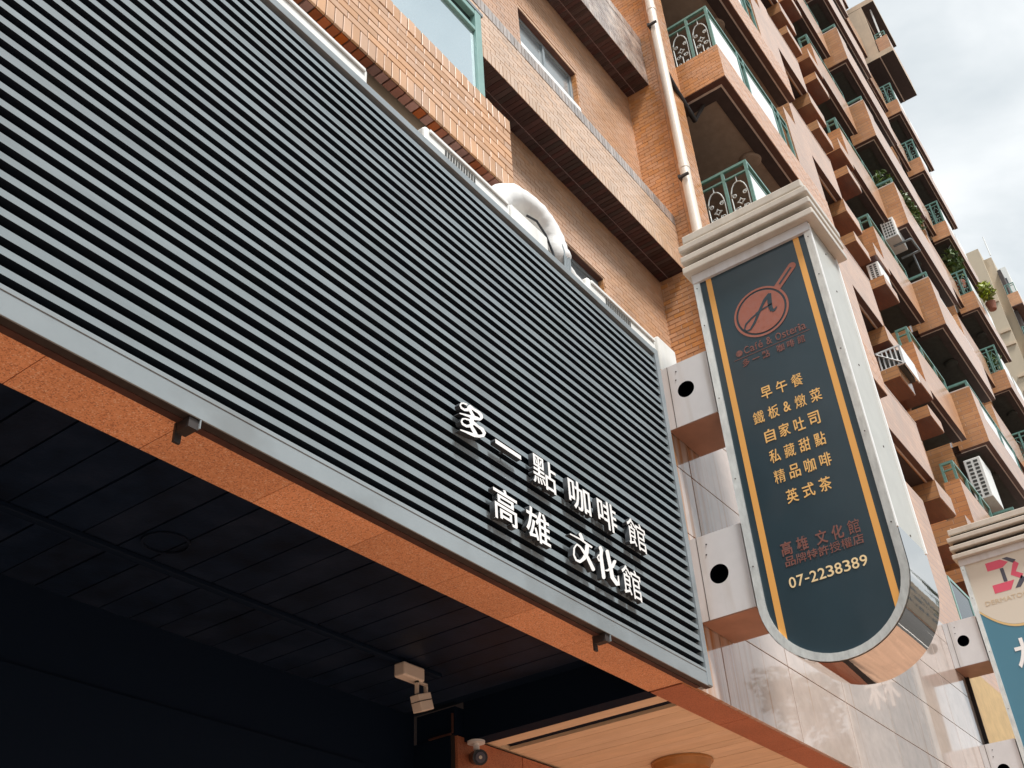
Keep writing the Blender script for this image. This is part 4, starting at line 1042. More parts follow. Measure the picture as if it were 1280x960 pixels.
        for k in range(N_):
            k2 = (k + 1) % N_
            p, q = bx.v[i + 3 * k + 1], bx.v[i + 3 * k2 + 1]
            if abs(p[1] - q[1]) > 1e-6 and abs(p[2] - q[2]) > 1e-6:
                yc_ = ya_ if min(p[1], q[1]) < ya_ + 1e-4 else yb_
                zc_ = za if min(p[2], q[2]) < za + 1e-4 else zb
                bx.v.append((xb0, yc_, zc_))
                bx.f.append((i + 3 * k, i + 3 * k + 1, len(bx.v) - 1, i + 3 * k2 + 1, i + 3 * k2))
            else:
                bx.f.append((i + 3 * k, i + 3 * k + 1, i + 3 * k2 + 1, i + 3 * k2))
            bx.m.append(0)
            bx.sm.append(False)
            bx.f.append((i + 3 * k, i + 3 * k2, i + 3 * k2 + 2, i + 3 * k + 2))
            bx.m.append(1)
            bx.sm.append(False)
        bo = obj('bracket_box', bx, ['boxstone', 'hole'], s)
        obj('cable_hole', MB().disc((xb0 + 0.09, yh, zh), 'x', 0.056, 0.01, 32), 'hole', bo)
        obj('box_underside', MB().box(xb0 + 0.004, xb1 - 0.004, 1.947, YW - 0.004, za - 0.006, za - 0.0005), 'boxunder', bo)
        obj('seam', MB().box(xb0 - 0.0015, xb0 - 0.0003, YW - 0.055, YW - 0.052, za, zb), 'joint', bo)
        sc_ = MB()
        for (yy, z_) in ((YW - 0.11, zb - 0.06), (YW - 0.10, zb - 0.12)):
            sc_.disc((xb0 - 0.002, yy, z_), 'x', 0.005, -0.001, 10)
        obj('screw', sc_, 'joint', bo)
    return s
blade_sign(4.995, 'tall dark slate sign with amber stripes, pan logo and Chinese menu lines, rounded mirror base')
blade_sign(10.66, 'second tall sign further along, cream top with pink and grey logo over a blue face', True)

# ------------------------------------------------------------------ tower
tw = root('apartment_building', (20, 6, -H), label='tall orange brick apartment building with stacked balconies and teal railings', cat='building')
PT = 0.0612
PL = 0.153
# recessed wall (front at Y=3.89)
YR = 3.89
XP = 9.0
wins = [(6.33, 7.565, 9.60, 10.53), (6.33, 7.565, 6.27, 7.20), (6.33, 7.565, 12.93, 13.86)]
rw = MB()
zs_ = sorted({3.0, 20.0} | {w_[2] for w_ in wins} | {w_[3] for w_ in wins})
rw.box(-2, 6.33, YR, YR + 0.25, 3.0, 20)
rw.box(7.565, XP + 0.1, YR, YR + 0.25, 3.0, 20)
zprev = 3.0
for (a, b, c, d) in sorted(wins, key=lambda q: q[2]):
    rw.box(6.33, 7.565, YR, YR + 0.25, zprev, c)
    zprev = d
rw.box(6.33, 7.565, YR, YR + 0.25, zprev, 20)
recess = obj('recessed_wall', rw, 'mortar', tw)
tm = tiles(MB(), lambda u, v, d: (u, YR - d, v), 3.6, XP, 5.2, 14.6, PL, PT, 0.007, 0.008, holes=[(w_[0], w_[1], w_[2], w_[3]) for w_ in wins])
tag(obj('tile_courses', tm, 'tile_wall', recess), kind='stuff')
for (a, b, c, d) in wins:
    f = MB()
    f.box(a, b, YR + 0.07, YR + 0.11, d - 0.05, d)
    f.box(a, a + 0.05, YR + 0.07, YR + 0.11, c, d - 0.05)
    f.box(b - 0.05, b, YR + 0.07, YR + 0.11, c, d - 0.05)
    f.box((a + b) / 2 - 0.02, (a + b) / 2 + 0.02, YR + 0.065, YR + 0.105, c + 0.05, d - 0.05)
    f.box(a, b, YR + 0.07, YR + 0.11, c, c + 0.05)
    wo = obj('window', f, 'frame', tw, bevel=0.004)
    obj('pane', MB().box(a + 0.05, b - 0.05, YR + 0.09, YR + 0.096, c + 0.05, d - 0.05), 'frost', wo)
    obj('lintel', MB().box(a, b, YR + 0.01, YR + 0.07, d - 0.012, d + 0.001), 'brown', wo)
    obj('sill', MB().box(a + 0.002, b - 0.002, YR - 0.01, YR + 0.07, c - 0.03, c + 0.275), 'whitepanel', wo)
    jr = tiles(MB(), lambda u, v, d_: (b - d_, u, v), YR, YR + 0.07, c + 0.3, d - 0.012, PL, PT, 0.007, 0.006)
    tag(obj('jamb_tiles', jr, 'tile_pier', wo), kind='stuff')

# ledges
def ledge(z0, z1, yf, mfront, x0=-2.0):
    lo = obj('ledge', MB().box(x0, XP, yf + 0.012, YR - 0.002, z0 + 0.012, z1 - 0.01), 'mortar' if mfront == 'tile_ledge' else 'mortar_under', tw)
    f = MB()
    fn = lambda u, v, d: (u, yf + 0.012 - d, v)
    tiles(f, fn, 3.4, XP, z0, z0 + 0.165, PT, 0.165, 0.008, 0.012, 0)
    tiles(f, fn, 3.4, XP, z0 + 0.165, z1 - 0.17, PL, PT, 0.007, 0.010)
    tag(obj('tile_courses', f, mfront, lo), kind='stuff')
    s_ = MB()
    tiles(s_, fn, 3.4, XP, z1 - 0.17, z1, PT, 0.17, 0.008, 0.014, 0)
    tag(obj('soldier_course', s_, 'tile_grey' if mfront == 'tile_ledge' else mfront, lo), kind='stuff')
    u_ = MB()
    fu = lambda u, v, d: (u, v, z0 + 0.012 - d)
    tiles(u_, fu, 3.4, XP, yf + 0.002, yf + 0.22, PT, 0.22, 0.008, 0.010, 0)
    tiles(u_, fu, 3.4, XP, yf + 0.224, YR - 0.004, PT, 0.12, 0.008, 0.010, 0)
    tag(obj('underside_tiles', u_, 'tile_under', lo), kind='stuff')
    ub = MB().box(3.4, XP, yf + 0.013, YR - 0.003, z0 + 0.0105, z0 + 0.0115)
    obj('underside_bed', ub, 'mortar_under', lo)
ledge(8.09, 8.97, 3.55, 'tile_ledge')
ledge(11.42, 12.42, 3.54, 'tile_ledge2')
ledge(14.75, 15.7, 3.54, 'tile_ledge')

# pier between the recess and the balconies: side face tiles are single bricks where they show largest
pier = obj('pier', MB().box(XP, 9.60, 3.345, 5.2, 2.0, 30), 'mortar', tw)
bm1 = bmesh_box('brick', PL - 0.009, 0.010, PT - 0.009, 'tile_pier_o', 0.002)
z = 6.62
r_ = 0
while z < 8.35:
    ys = 3.33 + (0.5 * PL if r_ % 2 else 0)
    if r_ % 2:
        inst('brick', bm1, (XP - 0.005, 3.33 + PL * 0.25 - 0.0, z + PT / 2), pier, (0, 0, -math.pi / 2)).scale = (0.46, 1, 1)
    while ys < YR - 0.02:
        L = min(PL, YR - ys)
        o = inst('brick', bm1, (XP - 0.005 + random.uniform(-0.0012, 0.0012), ys + L / 2, z + PT / 2), pier, (0, 0, -math.pi / 2))
        if L < PL - 0.01:
            o.scale = ((L - 0.009) / (PL - 0.009), 1, 1)
        ys += PL
    z += PT
    r_ += 1
pf = MB()
tiles(pf, lambda u, v, d: (XP - d, u, v), 3.40, YR - 0.004, z, 14.6, PL, PT, 0.008, 0.010)
tiles(pf, lambda u, v, d: (XP - d, u, v), 3.33, 3.398, z, 14.6, 0.068, PT * 3, 0.003, 0.011, 0)
tiles(pf, lambda u, v, d: (u, 3.345 - d, v), XP, 9.60, 7.0, 14.6, PL, PT, 0.007, 0.010)
tag(obj('tile_courses', pf, 'tile_pier', pier), kind='stuff')

# bay with planter front under the big window
YB = 2.5
XB1 = 3.85
bay = obj('bay', MB().box(-2, XB1 - 0.002, YB + 0.0045, YR - 0.005, 4.74, 5.27).box(-2, XB1 - 0.002, YB + 0.0045, YB + 0.075, 4.642, 4.739), 'mortar_dark', tw)
SP = 0.0625
sol = bmesh_box('soldier_brick', SP - 0.006, 0.012, 0.131, 'tile_near')
sol2 = bmesh_box('soldier_brick_top', SP - 0.006, 0.014, 0.112, 'tile_near')
stc = bmesh_box('brick', 0.155 - 0.005, 0.012, 0.0515, 'tile_near')
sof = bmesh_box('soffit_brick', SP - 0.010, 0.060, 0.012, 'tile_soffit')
n_s = 31
for k in range(n_s):
    x = XB1 - SP / 2 - k * SP
    inst('brick', sol, (x, YB + 0.006 + random.uniform(-0.0012, 0.0012), 4.63 + 0.0675), bay)
    inst('brick', sol2, (x, YB + 0.005 + random.uniform(-0.002, 0.002), 5.17 + 0.0575 + random.uniform(-0.002, 0.002)), bay)
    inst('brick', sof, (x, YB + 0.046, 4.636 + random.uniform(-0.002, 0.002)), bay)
for r_ in range(7):
    x = XB1 - (0.155 if r_ % 2 else 0.0775)
    if r_ % 2 == 0:
        o = inst('brick', stc, (XB1 - 0.03875, YB + 0.006, 4.7665 + 0.0575 * (r_ + 0.5)), bay)
        o.scale = (0.47, 1, 1)
    while x > 1.95:
        if r_ % 2 == 0:
            xx = x - 0.0775
        else:
            xx = x + 0.0775
        inst('brick', stc, (xx, YB + 0.006 + random.uniform(-0.0014, 0.0014), 4.7665 + 0.0575 * (r_ + 0.5)), bay)
        x -= 0.155
jl = MB()
fb = lambda u, v, d: (u, YB + 0.012 - d, v)
xe = XB1 - n_s * SP
tiles(jl, fb, -1.9, xe, 4.63, 4.7655, SP, 0.1355, 0.006, 0.012, 0)
tiles(jl, fb, -1.9, xe - 0.02, 4.767, 5.1695, 0.155, 0.0575, 0.006, 0.012)
tiles(jl, fb, -1.9, xe, 5.171, 5.285, SP, 0.115, 0.006, 0.013, 0)
tag(obj('brick_courses', jl, 'tile_near_i', bay), kind='stuff')
obj('bay_underside', MB().box(-2, XB1 - 0.05, 2.62, 2.75, 4.60, 4.735).box(-2, XB1 - 0.05, 2.80, 2.98, 4.56, 4.735), 'beige', bay)
# bay window
wf = MB()
Y0, Y1_ = 2.503, 2.56
wf.box(3.535, 3.60, Y0, Y1_, 5.286, 6.13)
wf.box(-1.9, 3.535, Y0 + 0.004, Y1_, 5.905, 5.945)
wf.box(-1.9, 3.535, Y0 + 0.002, Y1_, 6.075, 6.13)
wf.box(-1.9, 3.535, Y0 + 0.008, Y1_, 5.286, 5.306)
wf.box(0.4, 0.46, Y0, Y1_ - 0.01, 5.306, 5.905)
bw = obj('window', wf, 'teal_l', tw, bevel=0.005)
M['skyglass'] = mat('window_glass', (0.62, 0.72, 0.76), 0.03, metal=0.75)
obj('pane', MB().box(-1.9, 3.533, 2.527, 2.533, 5.306, 5.905), 'skyglass', bw)
obj('pane', MB().box(-1.9, 3.533, 2.545, 2.55, 5.945, 6.075), 'dglass', bw)
obj('bay_side', MB().box(3.56, 3.598, 2.562, YR - 0.005, 5.288, 6.13), 'teal_l', bw)
obj('bay_roof', MB().box(-2, 3.62, 2.5, YR - 0.005, 6.131, 6.16), 'frame', bw)

# ---- balconies
def iron_panel(mb, fn, w_, h_):
    """ornamental ironwork in a w x h cell, fn(u,v)->point"""
    def pl_(pts, r=0.0085):
        mb.tube([fn(a * w_, b * h_) for a, b in pts], r, 5)
    arch = [(0.12, 0.0), (0.10, 0.55)] + [(0.5 - 0.40 * math.cos(math.pi * k / 8), 0.55 + 0.33 * math.sin(math.pi * k / 8)) for k in range(9)] + [(0.88, 0.0)]
    pl_(arch, 0.010)
    pl_([(0.5, 0.88), (0.5, 1.0)])
    pl_([(0.5, 0.0), (0.5, 0.25)])
    for sx in (-1, 1):
        for (cx, cy, rr, turns, ph) in ((0.26, 0.58, 0.12, 1.3, 0.5), (0.22, 0.28, 0.14, 1.3, 2.2), (0.22, 0.06, 0.10, 1.2, 0.9)):
            pts = []
            for k in range(15):
                t = k / 14
                a = ph + turns * 2 * math.pi * t
                r2 = rr * (1 - 0.72 * t)
                pts.append((0.5 + sx * (cx + r2 * math.cos(a)), cy + r2 * math.sin(a) * w_ / h_ * 1.0))
            pl_(pts)
    fl = [(0.5 + 0.13 * math.cos(2 * math.pi * k / 12) * (1 + 0.5 * math.cos(4 * 2 * math.pi * k / 12)), 0.42 + 0.13 * w_ / h_ * math.sin(2 * math.pi * k / 12) * (1 + 0.5 * math.cos(4 * 2 * math.pi * k / 12))) for k in range(13)]
    pl_(fl)

def side_rail(mb, iron, x, ya, yb, z0, z1, t=0.035, cells=2):
    """railing along Y at X=x between ya<yb"""
    mb.box(x, x + t, ya, yb, z1 - t, z1)
    mb.box(x + 0.004, x + t - 0.004, ya, yb, z1 - 0.19, z1 - 0.165)
    w_ = (yb - ya - t) / cells
    for k in range(cells + 1):
        yy = ya + k * w_
        mb.box(x + 0.002, x + t - 0.002, yy, yy + t, z0, z1 - t)
        if k < cells and iron is not None:
            iron_panel(iron, lambda a, b, yy=yy: (x + t / 2, yy + t + w_ - t - a, z0 + b), w_ - t, z1 - 0.19 - z0)

def balcony(x0, x1, yf, z0, side_h, front_h, rail_z, yside, yback, brick='brick', ceil='taupe', detail=1, white=None, pier_w=0.0, lamp=True, cells=2, stripes=True, rail_end=None, front_rail=True):
    xr = rail_end or (x1 - 0.1)
    T = 0.15
    b = MB()
    # parapet: side wall and front wall, outer bottom edge shows brown
    b.box(x0, x0 + T, yf, yside, z0 + 0.012, z0 + side_h)
    b.box(x0 + T, x1, yf, yf + T, z0 + 0.012, z0 + front_h)
    if pier_w:
        b.box(x0 + T, x0 + pier_w, yf + 0.002, yf + T, z0 + front_h, z0 + side_h)
    bo = obj('balcony', b, brick, tw)
    sl = MB()
    sl.box(x0 + 0.10, x1 - 0.02, yf + 0.10, yback, z0 + 0.06, z0 + 0.2)
    obj('slab', sl, 'darkbeam', bo)
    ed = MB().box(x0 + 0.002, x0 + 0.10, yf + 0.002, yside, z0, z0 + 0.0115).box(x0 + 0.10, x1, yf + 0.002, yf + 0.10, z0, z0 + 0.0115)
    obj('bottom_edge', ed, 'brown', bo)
    tr = MB().box(x0 + 0.10, x0 + 0.135, yf + 0.10, yside, z0 - 0.006, z0 + 0.02).box(x0 + 0.135, x1, yf + 0.10, yf + 0.125, z0 - 0.006, z0 + 0.02)
    obj('drip_trim', tr, 'trim', bo)
    bd = MB().box(x0 + 0.135, x0 + 0.33, yf + 0.125, yback, z0 + 0.008, z0 + 0.06).box(x0 + 0.33, x1 - 0.02, yf + 0.125, yf + 0.30, z0 + 0.008, z0 + 0.06)
    obj('beam', bd, 'darkbeam', bo)
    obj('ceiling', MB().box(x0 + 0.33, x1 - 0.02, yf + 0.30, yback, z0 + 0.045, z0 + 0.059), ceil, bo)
    if lamp:
        lx = x0 + (x1 - x0) * 0.42
        obj('ceiling_lamp', MB().disc((lx, yf + 0.42, z0 + 0.045), 'z', 0.16, -0.07, 24, prof=[(0.17, 0), (0.17, -0.03), (0.14, -0.06), (0.0, -0.07)]), 'darkceil' if ceil != 'taupe' else 'taupe', bo)
    rl, ir = MB(), MB()
    t = 0.04 if detail else 0.05
    zr = z0 + rail_z
    side_rail(rl, ir if rail_z - side_h > 0.5 else None, x0 + 0.02, yf + 0.02, yside - 0.03, z0 + side_h, zr, t, cells)
    # front rails
    if front_rail:
        rl.box(x0 + 0.02 + t, xr, yf + 0.02, yf + 0.02 + t, zr - t, zr)
    if front_rail and rail_z - front_h > 0.45:
        rl.box(x0 + 0.02 + t, xr, yf + 0.024, yf + 0.016 + t, zr - 0.21, zr - 0.18)
    if white:
        wm = MB()
        xp = x0 + 0.06
        for (a, c) in white:
            wm.box(x0 + a, x0 + c, yf + 0.03, yf + 0.045, z0 + front_h + 0.01, zr - 0.22)
            if not front_rail:
                continue
            rl.box(x0 + c + 0.02, x0 + c + 0.02 + t, yf + 0.02, yf + 0.02 + t, z0 + front_h, zr - t)
            rl.box(x0 + c + 0.24, x0 + c + 0.24 + t, yf + 0.02, yf + 0.02 + t, z0 + front_h, zr - t)
        obj('white_panel', wm, 'whitepanel', bo)
    elif front_rail:
        xx = x0 + 0.9
        while xx < xr - 0.1:
            rl.box(xx, xx + t, yf + 0.02, yf + 0.02 + t, z0 + front_h, zr - t)
            xx += 0.9
    if front_rail:
        rl.box(xr, xr + t, yf + 0.02, yf + 0.02 + t, z0 + front_h, zr)
    obj('railing', rl, 'teal', bo)
    if ir.v:
        obj('ironwork', ir, 'iron' if detail else 'teal', bo)
    return bo

F = lambda k: 8.42 + 3.3 * k
for k in range(0, 4):
    z0 = 8.5 + 3.3 * k
    bo = balcony(9.82, 13.9, 2.745, z0, 0.70, 0.70, 1.66, 3.5, 4.9, 'mortar', 'taupe', white=[(0.05, 1.0), (1.30, 2.30)], rail_end=12.72)
    obj('end_wall', MB().box(12.8, 13.898, 2.747, 2.95, z0 + 0.701, z0 + 2.15).box(13.35, 13.898, 2.747, 2.95, z0 + 2.15, z0 + 2.75), 'brick', bo)
    # tiles on the parapet
    tl = MB()
    tiles(tl, lambda u, v, d: (9.82 - d, u, v), 2.738, 3.5, z0 + 0.012, z0 + 0.70, PL, PT, 0.006, 0.007)
    tiles(tl, lambda u, v, d: (u, 2.745 - d, v), 9.82, 13.9, z0 + 0.012, z0 + 0.70, PL, PT, 0.006, 0.007)
    tag(obj('tile_courses', tl, 'tile_pier', bo), kind='stuff')
# pier infill wall behind balcony A's side, brace pipe from the drainpipe
obj('balcony_end_wall', MB().box(9.60, 9.81, 3.52, 5.2, 2.0, 30), 'brick', tw)

def block(name, x0, x1, y0, y1, z0, z1, m='brick', under=None, mats=None, parent=None):
    if under:
        return obj(name, MB().box(x0, x1, y0, y1, z0, z1, faces=[0, 0, 0, 0, 1, 0]), [m, under], parent or tw)
    return obj(name, MB().box(x0, x1, y0, y1, z0, z1), m, parent or tw)

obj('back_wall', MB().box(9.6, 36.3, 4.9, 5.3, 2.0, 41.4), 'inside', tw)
# M: closed spandrel block between balcony stacks
for k in range(0, 8):
    z0 = F(k) + 0.04
    sp = block('spandrel', 14.2, 16.95, 3.03, 3.18, z0 + 0.012, z0 + 1.15)
    obj('side_wall', MB().box(14.2, 14.35, 3.182, 4.9, z0 + 0.012, z0 + 3.29), 'brick', sp)
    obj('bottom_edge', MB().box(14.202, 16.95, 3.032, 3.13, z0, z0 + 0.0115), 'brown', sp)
    obj('drip_trim', MB().box(14.2, 16.95, 3.13, 3.155, z0 - 0.006, z0 + 0.02).box(16.93, 16.96, 3.02, 3.6, z0 - 0.03, z0 + 0.01), 'trim', sp)
    obj('slab', MB().box(14.36, 16.9, 3.185, 4.9, z0 + 0.01, z0 + 0.18), 'darkbeam', sp)
    obj('top_trim', MB().box(14.2, 16.95, 3.025, 3.19, z0 + 1.151, z0 + 1.175), 'trim', sp)
    # AC ledges: P and S just under the slab, R and Q lower down
    for (xa, xb, zz_) in ((16.86, 17.75, F(k) - 0.30), (18.55, 19.44, F(k) - 0.30), (16.85, 17.68, F(k) - 1.12), (18.55, 19.38, F(k) - 1.12)):
        hgt = 0.24 if zz_ < F(k) - 1 else 0.34
        lg = block('air_conditioner_ledge', xa, xb, 3.02, 4.2, zz_ + 0.002, zz_ + hgt)
        obj('underside', MB().box(xa + 0.002, xb - 0.002, 3.022, 4.2, zz_ - 0.006, zz_ + 0.0015), 'brick_brown', lg)
        obj('lip', MB().box(xa - 0.0, xb, 3.006, 3.018, zz_ + 0.01, zz_ + hgt + 0.01), 'brick', lg)
block('niche_wall', 16.9, 19.45, 4.2, 4.4, 2.0, 41.0)
lw_ = block('lower_wall', 9.61, 13.88, 2.71, 3.3, 2.0, 6.72)
l2 = block('lower_wall', 13.881, 17.3, 3.03, 3.5, 2.0, 6.28)
wv = obj('window', MB().box(15.5, 16.6, 3.01, 3.05, 5.25, 5.30).box(15.5, 16.6, 3.01, 3.05, 6.2, 6.25).box(15.5, 15.56, 3.01, 3.05, 5.3, 6.2).box(16.54, 16.6, 3.01, 3.05, 5.3, 6.2), 'teal_l', tw)
obj('pane', MB().box(15.56, 16.54, 3.02, 3.028, 5.3, 6.2), 'dglass', wv)
# A2
for k in range(-1, 9):
    z0 = F(k)
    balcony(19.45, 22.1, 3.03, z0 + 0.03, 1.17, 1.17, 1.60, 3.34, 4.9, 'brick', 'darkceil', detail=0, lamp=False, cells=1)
    block('niche_pier', 19.45, 19.65, 3.50, 4.9, z0, z0 + 3.3)
# B
for k in range(-1, 10):
    z0 = F(k)
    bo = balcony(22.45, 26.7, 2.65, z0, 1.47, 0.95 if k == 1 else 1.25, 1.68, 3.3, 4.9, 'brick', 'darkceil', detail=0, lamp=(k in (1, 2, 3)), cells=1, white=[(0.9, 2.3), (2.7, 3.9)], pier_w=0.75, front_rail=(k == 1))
    obj('coping', MB().box(22.45, 22.61, 2.66, 3.3, z0 + 1.471, z0 + 1.50), 'trim', bo)
    block('loggia_pier', 22.45, 22.7, 3.45, 4.9, z0, z0 + 3.3)
# mirrored spandrel before C
for k in range(0, 10):
    z0 = F(k) + 0.04
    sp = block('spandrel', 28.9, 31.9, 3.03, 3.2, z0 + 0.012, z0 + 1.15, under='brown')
    obj('drip_trim', MB().box(28.9, 31.9, 3.12, 3.15, z0 - 0.006, z0 + 0.01), 'trim', sp)
    block('wall_panel', 26.9, 28.8, 3.35, 3.6, z0, z0 + 3.3, 'whitewall')
# C
for k in range(0, 9):
    z0 = F(k)
    if k == 8:
        continue
    balcony(32.15, 36.2, 2.62, z0, 0.72, 0.72, 1.75, 3.24, 4.9, 'brick', 'darkceil', detail=0, lamp=(k in (2, 3, 4, 5)), cells=2, white=[(0.3, 1.6), (2.0, 3.2)], front_rail=False)
    block('corner_pier', 32.15, 32.4, 3.35, 4.9, z0, z0 + 3.3)
    block('end_pier', 36.0, 36.28, 2.9, 4.9, z0 + 0.01, z0 + 3.29, 'beige')
# C top floors step forward
for k in (8, 9):
    z0 = F(k)
    t_ = block('top_floor_slab', 32.15, 35.1, 2.07, 4.9, z0, z0 + 0.28, 'beige', 'darkbeam')
    obj('slab_trim', MB().box(32.15, 35.1, 2.60, 2.64, z0 - 0.02, z0 - 0.001), 'trim', t_)
    if k == 8:
        obj('parapet', MB().box(32.152, 32.3, 2.08, 2.56, z0 + 0.281, z0 + 1.05), 'brick', t_)
        obj('front_parapet', MB().box(32.3, 35.1, 2.08, 2.22, z0 + 0.281, z0 + 1.05), 'brick', t_)
        obj('beige_side_wall', MB().box(32.15, 32.35, 2.60, 4.9, z0 + 0.281, z0 + 3.28), 'beige', t_)
        rl = MB()
        side_rail(rl, None, 32.2, 2.12, 2.54, z0 + 1.05, z0 + 1.4, 0.04, 1)
        obj('railing', rl, 'teal', t_)
        obj('window_mullion', MB().box(32.5, 32.58, 2.3, 2.36, z0 + 1.05, z0 + 3.3), 'whitepanel', t_)
block('end_wall', 36.0, 36.4, 4.9, 14, 2.0, 41.4, 'beige')
block('top_slab', 9.6, 35.0, 4.9, 14, 41.4, 41.7, 'beige')
# ------------------------------------------------------------------ drainpipe
dp = root('drainpipe', (8.95, 3.25, -H), label='cream drainpipe running up the corner of the brick pier', cat='pipe')
obj('pipe', MB().tube([(8.93, 3.27, z_) for z_ in (2.0, 6, 9.60)], 0.064, 16).tube([(8.93, 3.27, 9.601), (8.93, 3.27, 16)], 0.062, 16).tube([(8.93, 3.27, 9.55), (8.93, 3.27, 9.66)], 0.069, 16).tube([(8.93, 3.27, 12.75), (8.93, 3.27, 12.85)], 0.068, 16), 'pipe', dp)
for z_ in (9.35, 12.35, 6.5):
    obj('clamp', MB().box(8.82, 8.99, 3.30, 3.335, z_, z_ + 0.05).box(8.83, 8.86, 3.2, 3.31, z_ + 0.01, z_ + 0.04), 'blacksteel', dp)
bp = root('branch_pipe', (9.3, 3.3, 11.6), label='thin grey branch pipe from the drainpipe to the underside of the middle balcony', cat='pipe')
obj('pipe', MB().tube([(8.97, 3.27, 11.50), (9.35, 3.32, 11.52), (10.05, 3.38, 11.54)], 0.04, 10).tube([(10.05, 3.38, 11.54), (10.12, 3.2, 11.86)], 0.028, 10), 'blacksteel', bp)

# ------------------------------------------------------------------ air conditioners
def louvre_box(name, label, x0, x1, y0, y1, z0, z1, rows, cols, grp=None, face='-x'):
    r = root(name, ((x0 + x1) / 2, (y0 + y1) / 2, z0), label=label, cat='air conditioner', group=grp)
    obj('casing', MB().box(x0, x1, y0, y1, z0, z1), 'white', r, bevel=0.015)
    gm = MB()
    dy, dz = (y1 - y0 - 0.08) / cols, (z1 - z0 - 0.08) / rows
    for a in range(rows):
        for c in range(cols):
            gm.box(x0 - 0.004, x0 - 0.0005, y0 + 0.04 + c * dy + dy * 0.18, y0 + 0.04 + (c + 1) * dy - dy * 0.18, z0 + 0.04 + a * dz + dz * 0.2, z0 + 0.04 + (a + 1) * dz - dz * 0.2)
    obj('grille', gm, 'grille', r)
    return r
louvre_box('air_conditioner', 'large cream air conditioner with slotted side hung below a balcony, just above the second sign', 22.2, 23.05, 2.92, 3.28, 10.35, 11.34, 10, 2)
louvre_box('air_conditioner', 'white air conditioner with slotted side on a brick ledge halfway up', 18.62, 19.3, 3.04, 3.3, 13.98 + 0.15, 14.60, 7, 2)
louvre_box('air_conditioner', 'white air conditioner under a balcony beside the hanging vines', 22.25, 23.0, 2.95, 3.3, 17.95, 18.58, 6, 4)
r = root('air_conditioner_cage', (17.2, 3.0, 10.8), label='white barred cage round an air conditioner on a brick ledge', cat='cage')
cg = MB()
for k in range(6):
    y_ = 2.88 + k * 0.078
    cg.box(16.86, 16.885, y_, y_ + 0.022, 10.84, 11.24)
cg.box(16.858, 16.888, 2.86, 3.32, 11.22, 11.25)
cg.box(16.858, 16.888, 2.86, 3.32, 10.83, 10.855)
cg.tube([(16.85, 2.9, 10.86), (16.85, 3.3, 11.2)], 0.012, 6)
cg.box(16.86, 17.7, 2.86, 2.885, 10.83, 11.25)
obj('bars', cg, 'whitepanel', r)
obj('unit', MB().box(16.95, 17.65, 2.92, 3.3, 10.86, 11.2), 'grille', r)
br = root('bracket_frame', (23.3, 2.9, 17.4), label='dark steel support bracket under the white air conditioner beside the vines', cat='bracket')
obj('arm', MB().tube([(22.6, 2.75, 17.93), (22.6, 3.2, 17.93)], 0.03, 6).tube([(23.2, 2.72, 17.93), (23.2, 3.2, 17.93)], 0.03, 6).tube([(22.6, 2.75, 17.93), (23.2, 2.72, 17.93)], 0.03, 6).tube([(23.2, 2.9, 17.9), (23.5, 2.9, 17.3)], 0.025, 6), 'frame', br)

def podium_unit(label, x0, x1, ztop, g0=None, g1=None, left=None):
    r = root('air_conditioner', ((x0 + x1) / 2, 2.5, 3.87), label=label, cat='air conditioner', group='white units behind the top of the slatted screen')
    obj('casing', MB().box(x0, x1, 2.35, 2.62, 3.90, ztop), 'white', r, bevel=0.02, seg=3)
    obj('front_lip', MB().box(x0 + 0.03, x1 - 0.03, 2.338, 2.349, ztop - 0.045, ztop - 0.02), 'white', r, bevel=0.004)
    sm_ = MB().box(x0 + 0.03, x1 - 0.03, 2.3475, 2.3495, ztop - 0.014, ztop - 0.010)
    for k in range(3):
        xx = x0 + (x1 - x0) * (0.12 + 0.38 * k)
        sm_.disc((xx, 2.3485, ztop - 0.03), 'y', 0.005, -0.002, 8)
    obj('seam', sm_, 'grille', r)
    if g0:
        gm = MB()
        x = g0
        while x < g1:
            gm.prism([(x, ztop - 0.058), (x + 0.012, ztop - 0.058), (x + 0.004, ztop - 0.20), (x - 0.008, ztop - 0.20)], lambda a, b, d: (a, 2.3485 - d, b), 0, 0.003)
            x += 0.022
        obj('grille', gm, 'grille', r)
    return r
podium_unit('leftmost white box unit behind the top rail of the slatted screen', 0.2, 2.395, 4.235)
podium_unit('white grilled unit behind the screen top, under the brick bay corner', 2.82, 3.56, 4.235, 2.98, 3.24)
podium_unit('white grilled unit behind the screen top, beside the brick pier and sign bracket', 4.36, 5.20, 4.235, 4.56, 4.85)
bxr = root('cover_box', (3.75, 2.45, 3.9), label='small white cover box beside the wrapped pipe, right of the grilled unit', cat='cover box')
obj('casing', MB().box(3.565, 3.925, 2.345, 2.5, 3.88, 4.235), 'white', bxr, bevel=0.01)
bxr = root('cover_box', (5.3, 2.4, 3.9), label='white end cover above the upper sign bracket box', cat='cover box')
obj('casing', MB().box(5.205, 5.45, 2.33, 2.5, 3.86, 4.262), 'white', bxr, bevel=0.012)
du = root('wrapped_pipe', (3.9, 2.45, 4.2), label='thick white tape-wrapped pipe arching over the screen top between the units', cat='pipe')
P0 = [(3.42, 2.44, 4.10), (3.50, 2.44, 4.22), (3.59, 2.44, 4.35), (3.70, 2.44, 4.44), (3.82, 2.44, 4.475), (3.93, 2.43, 4.465), (4.01, 2.42, 4.41), (4.06, 2.41, 4.33), (4.075, 2.40, 4.235), (4.12, 2.39, 4.16), (4.20, 2.39, 4.12), (4.32, 2.39, 4.10), (4.5, 2.4, 4.09)]
pts = []
for k in range(len(P0) - 1):
    a, b = Vector(P0[k]), Vector(P0[k + 1])
    for j in range(3):
        pts.append(a.lerp(b, j / 3))
rs = []
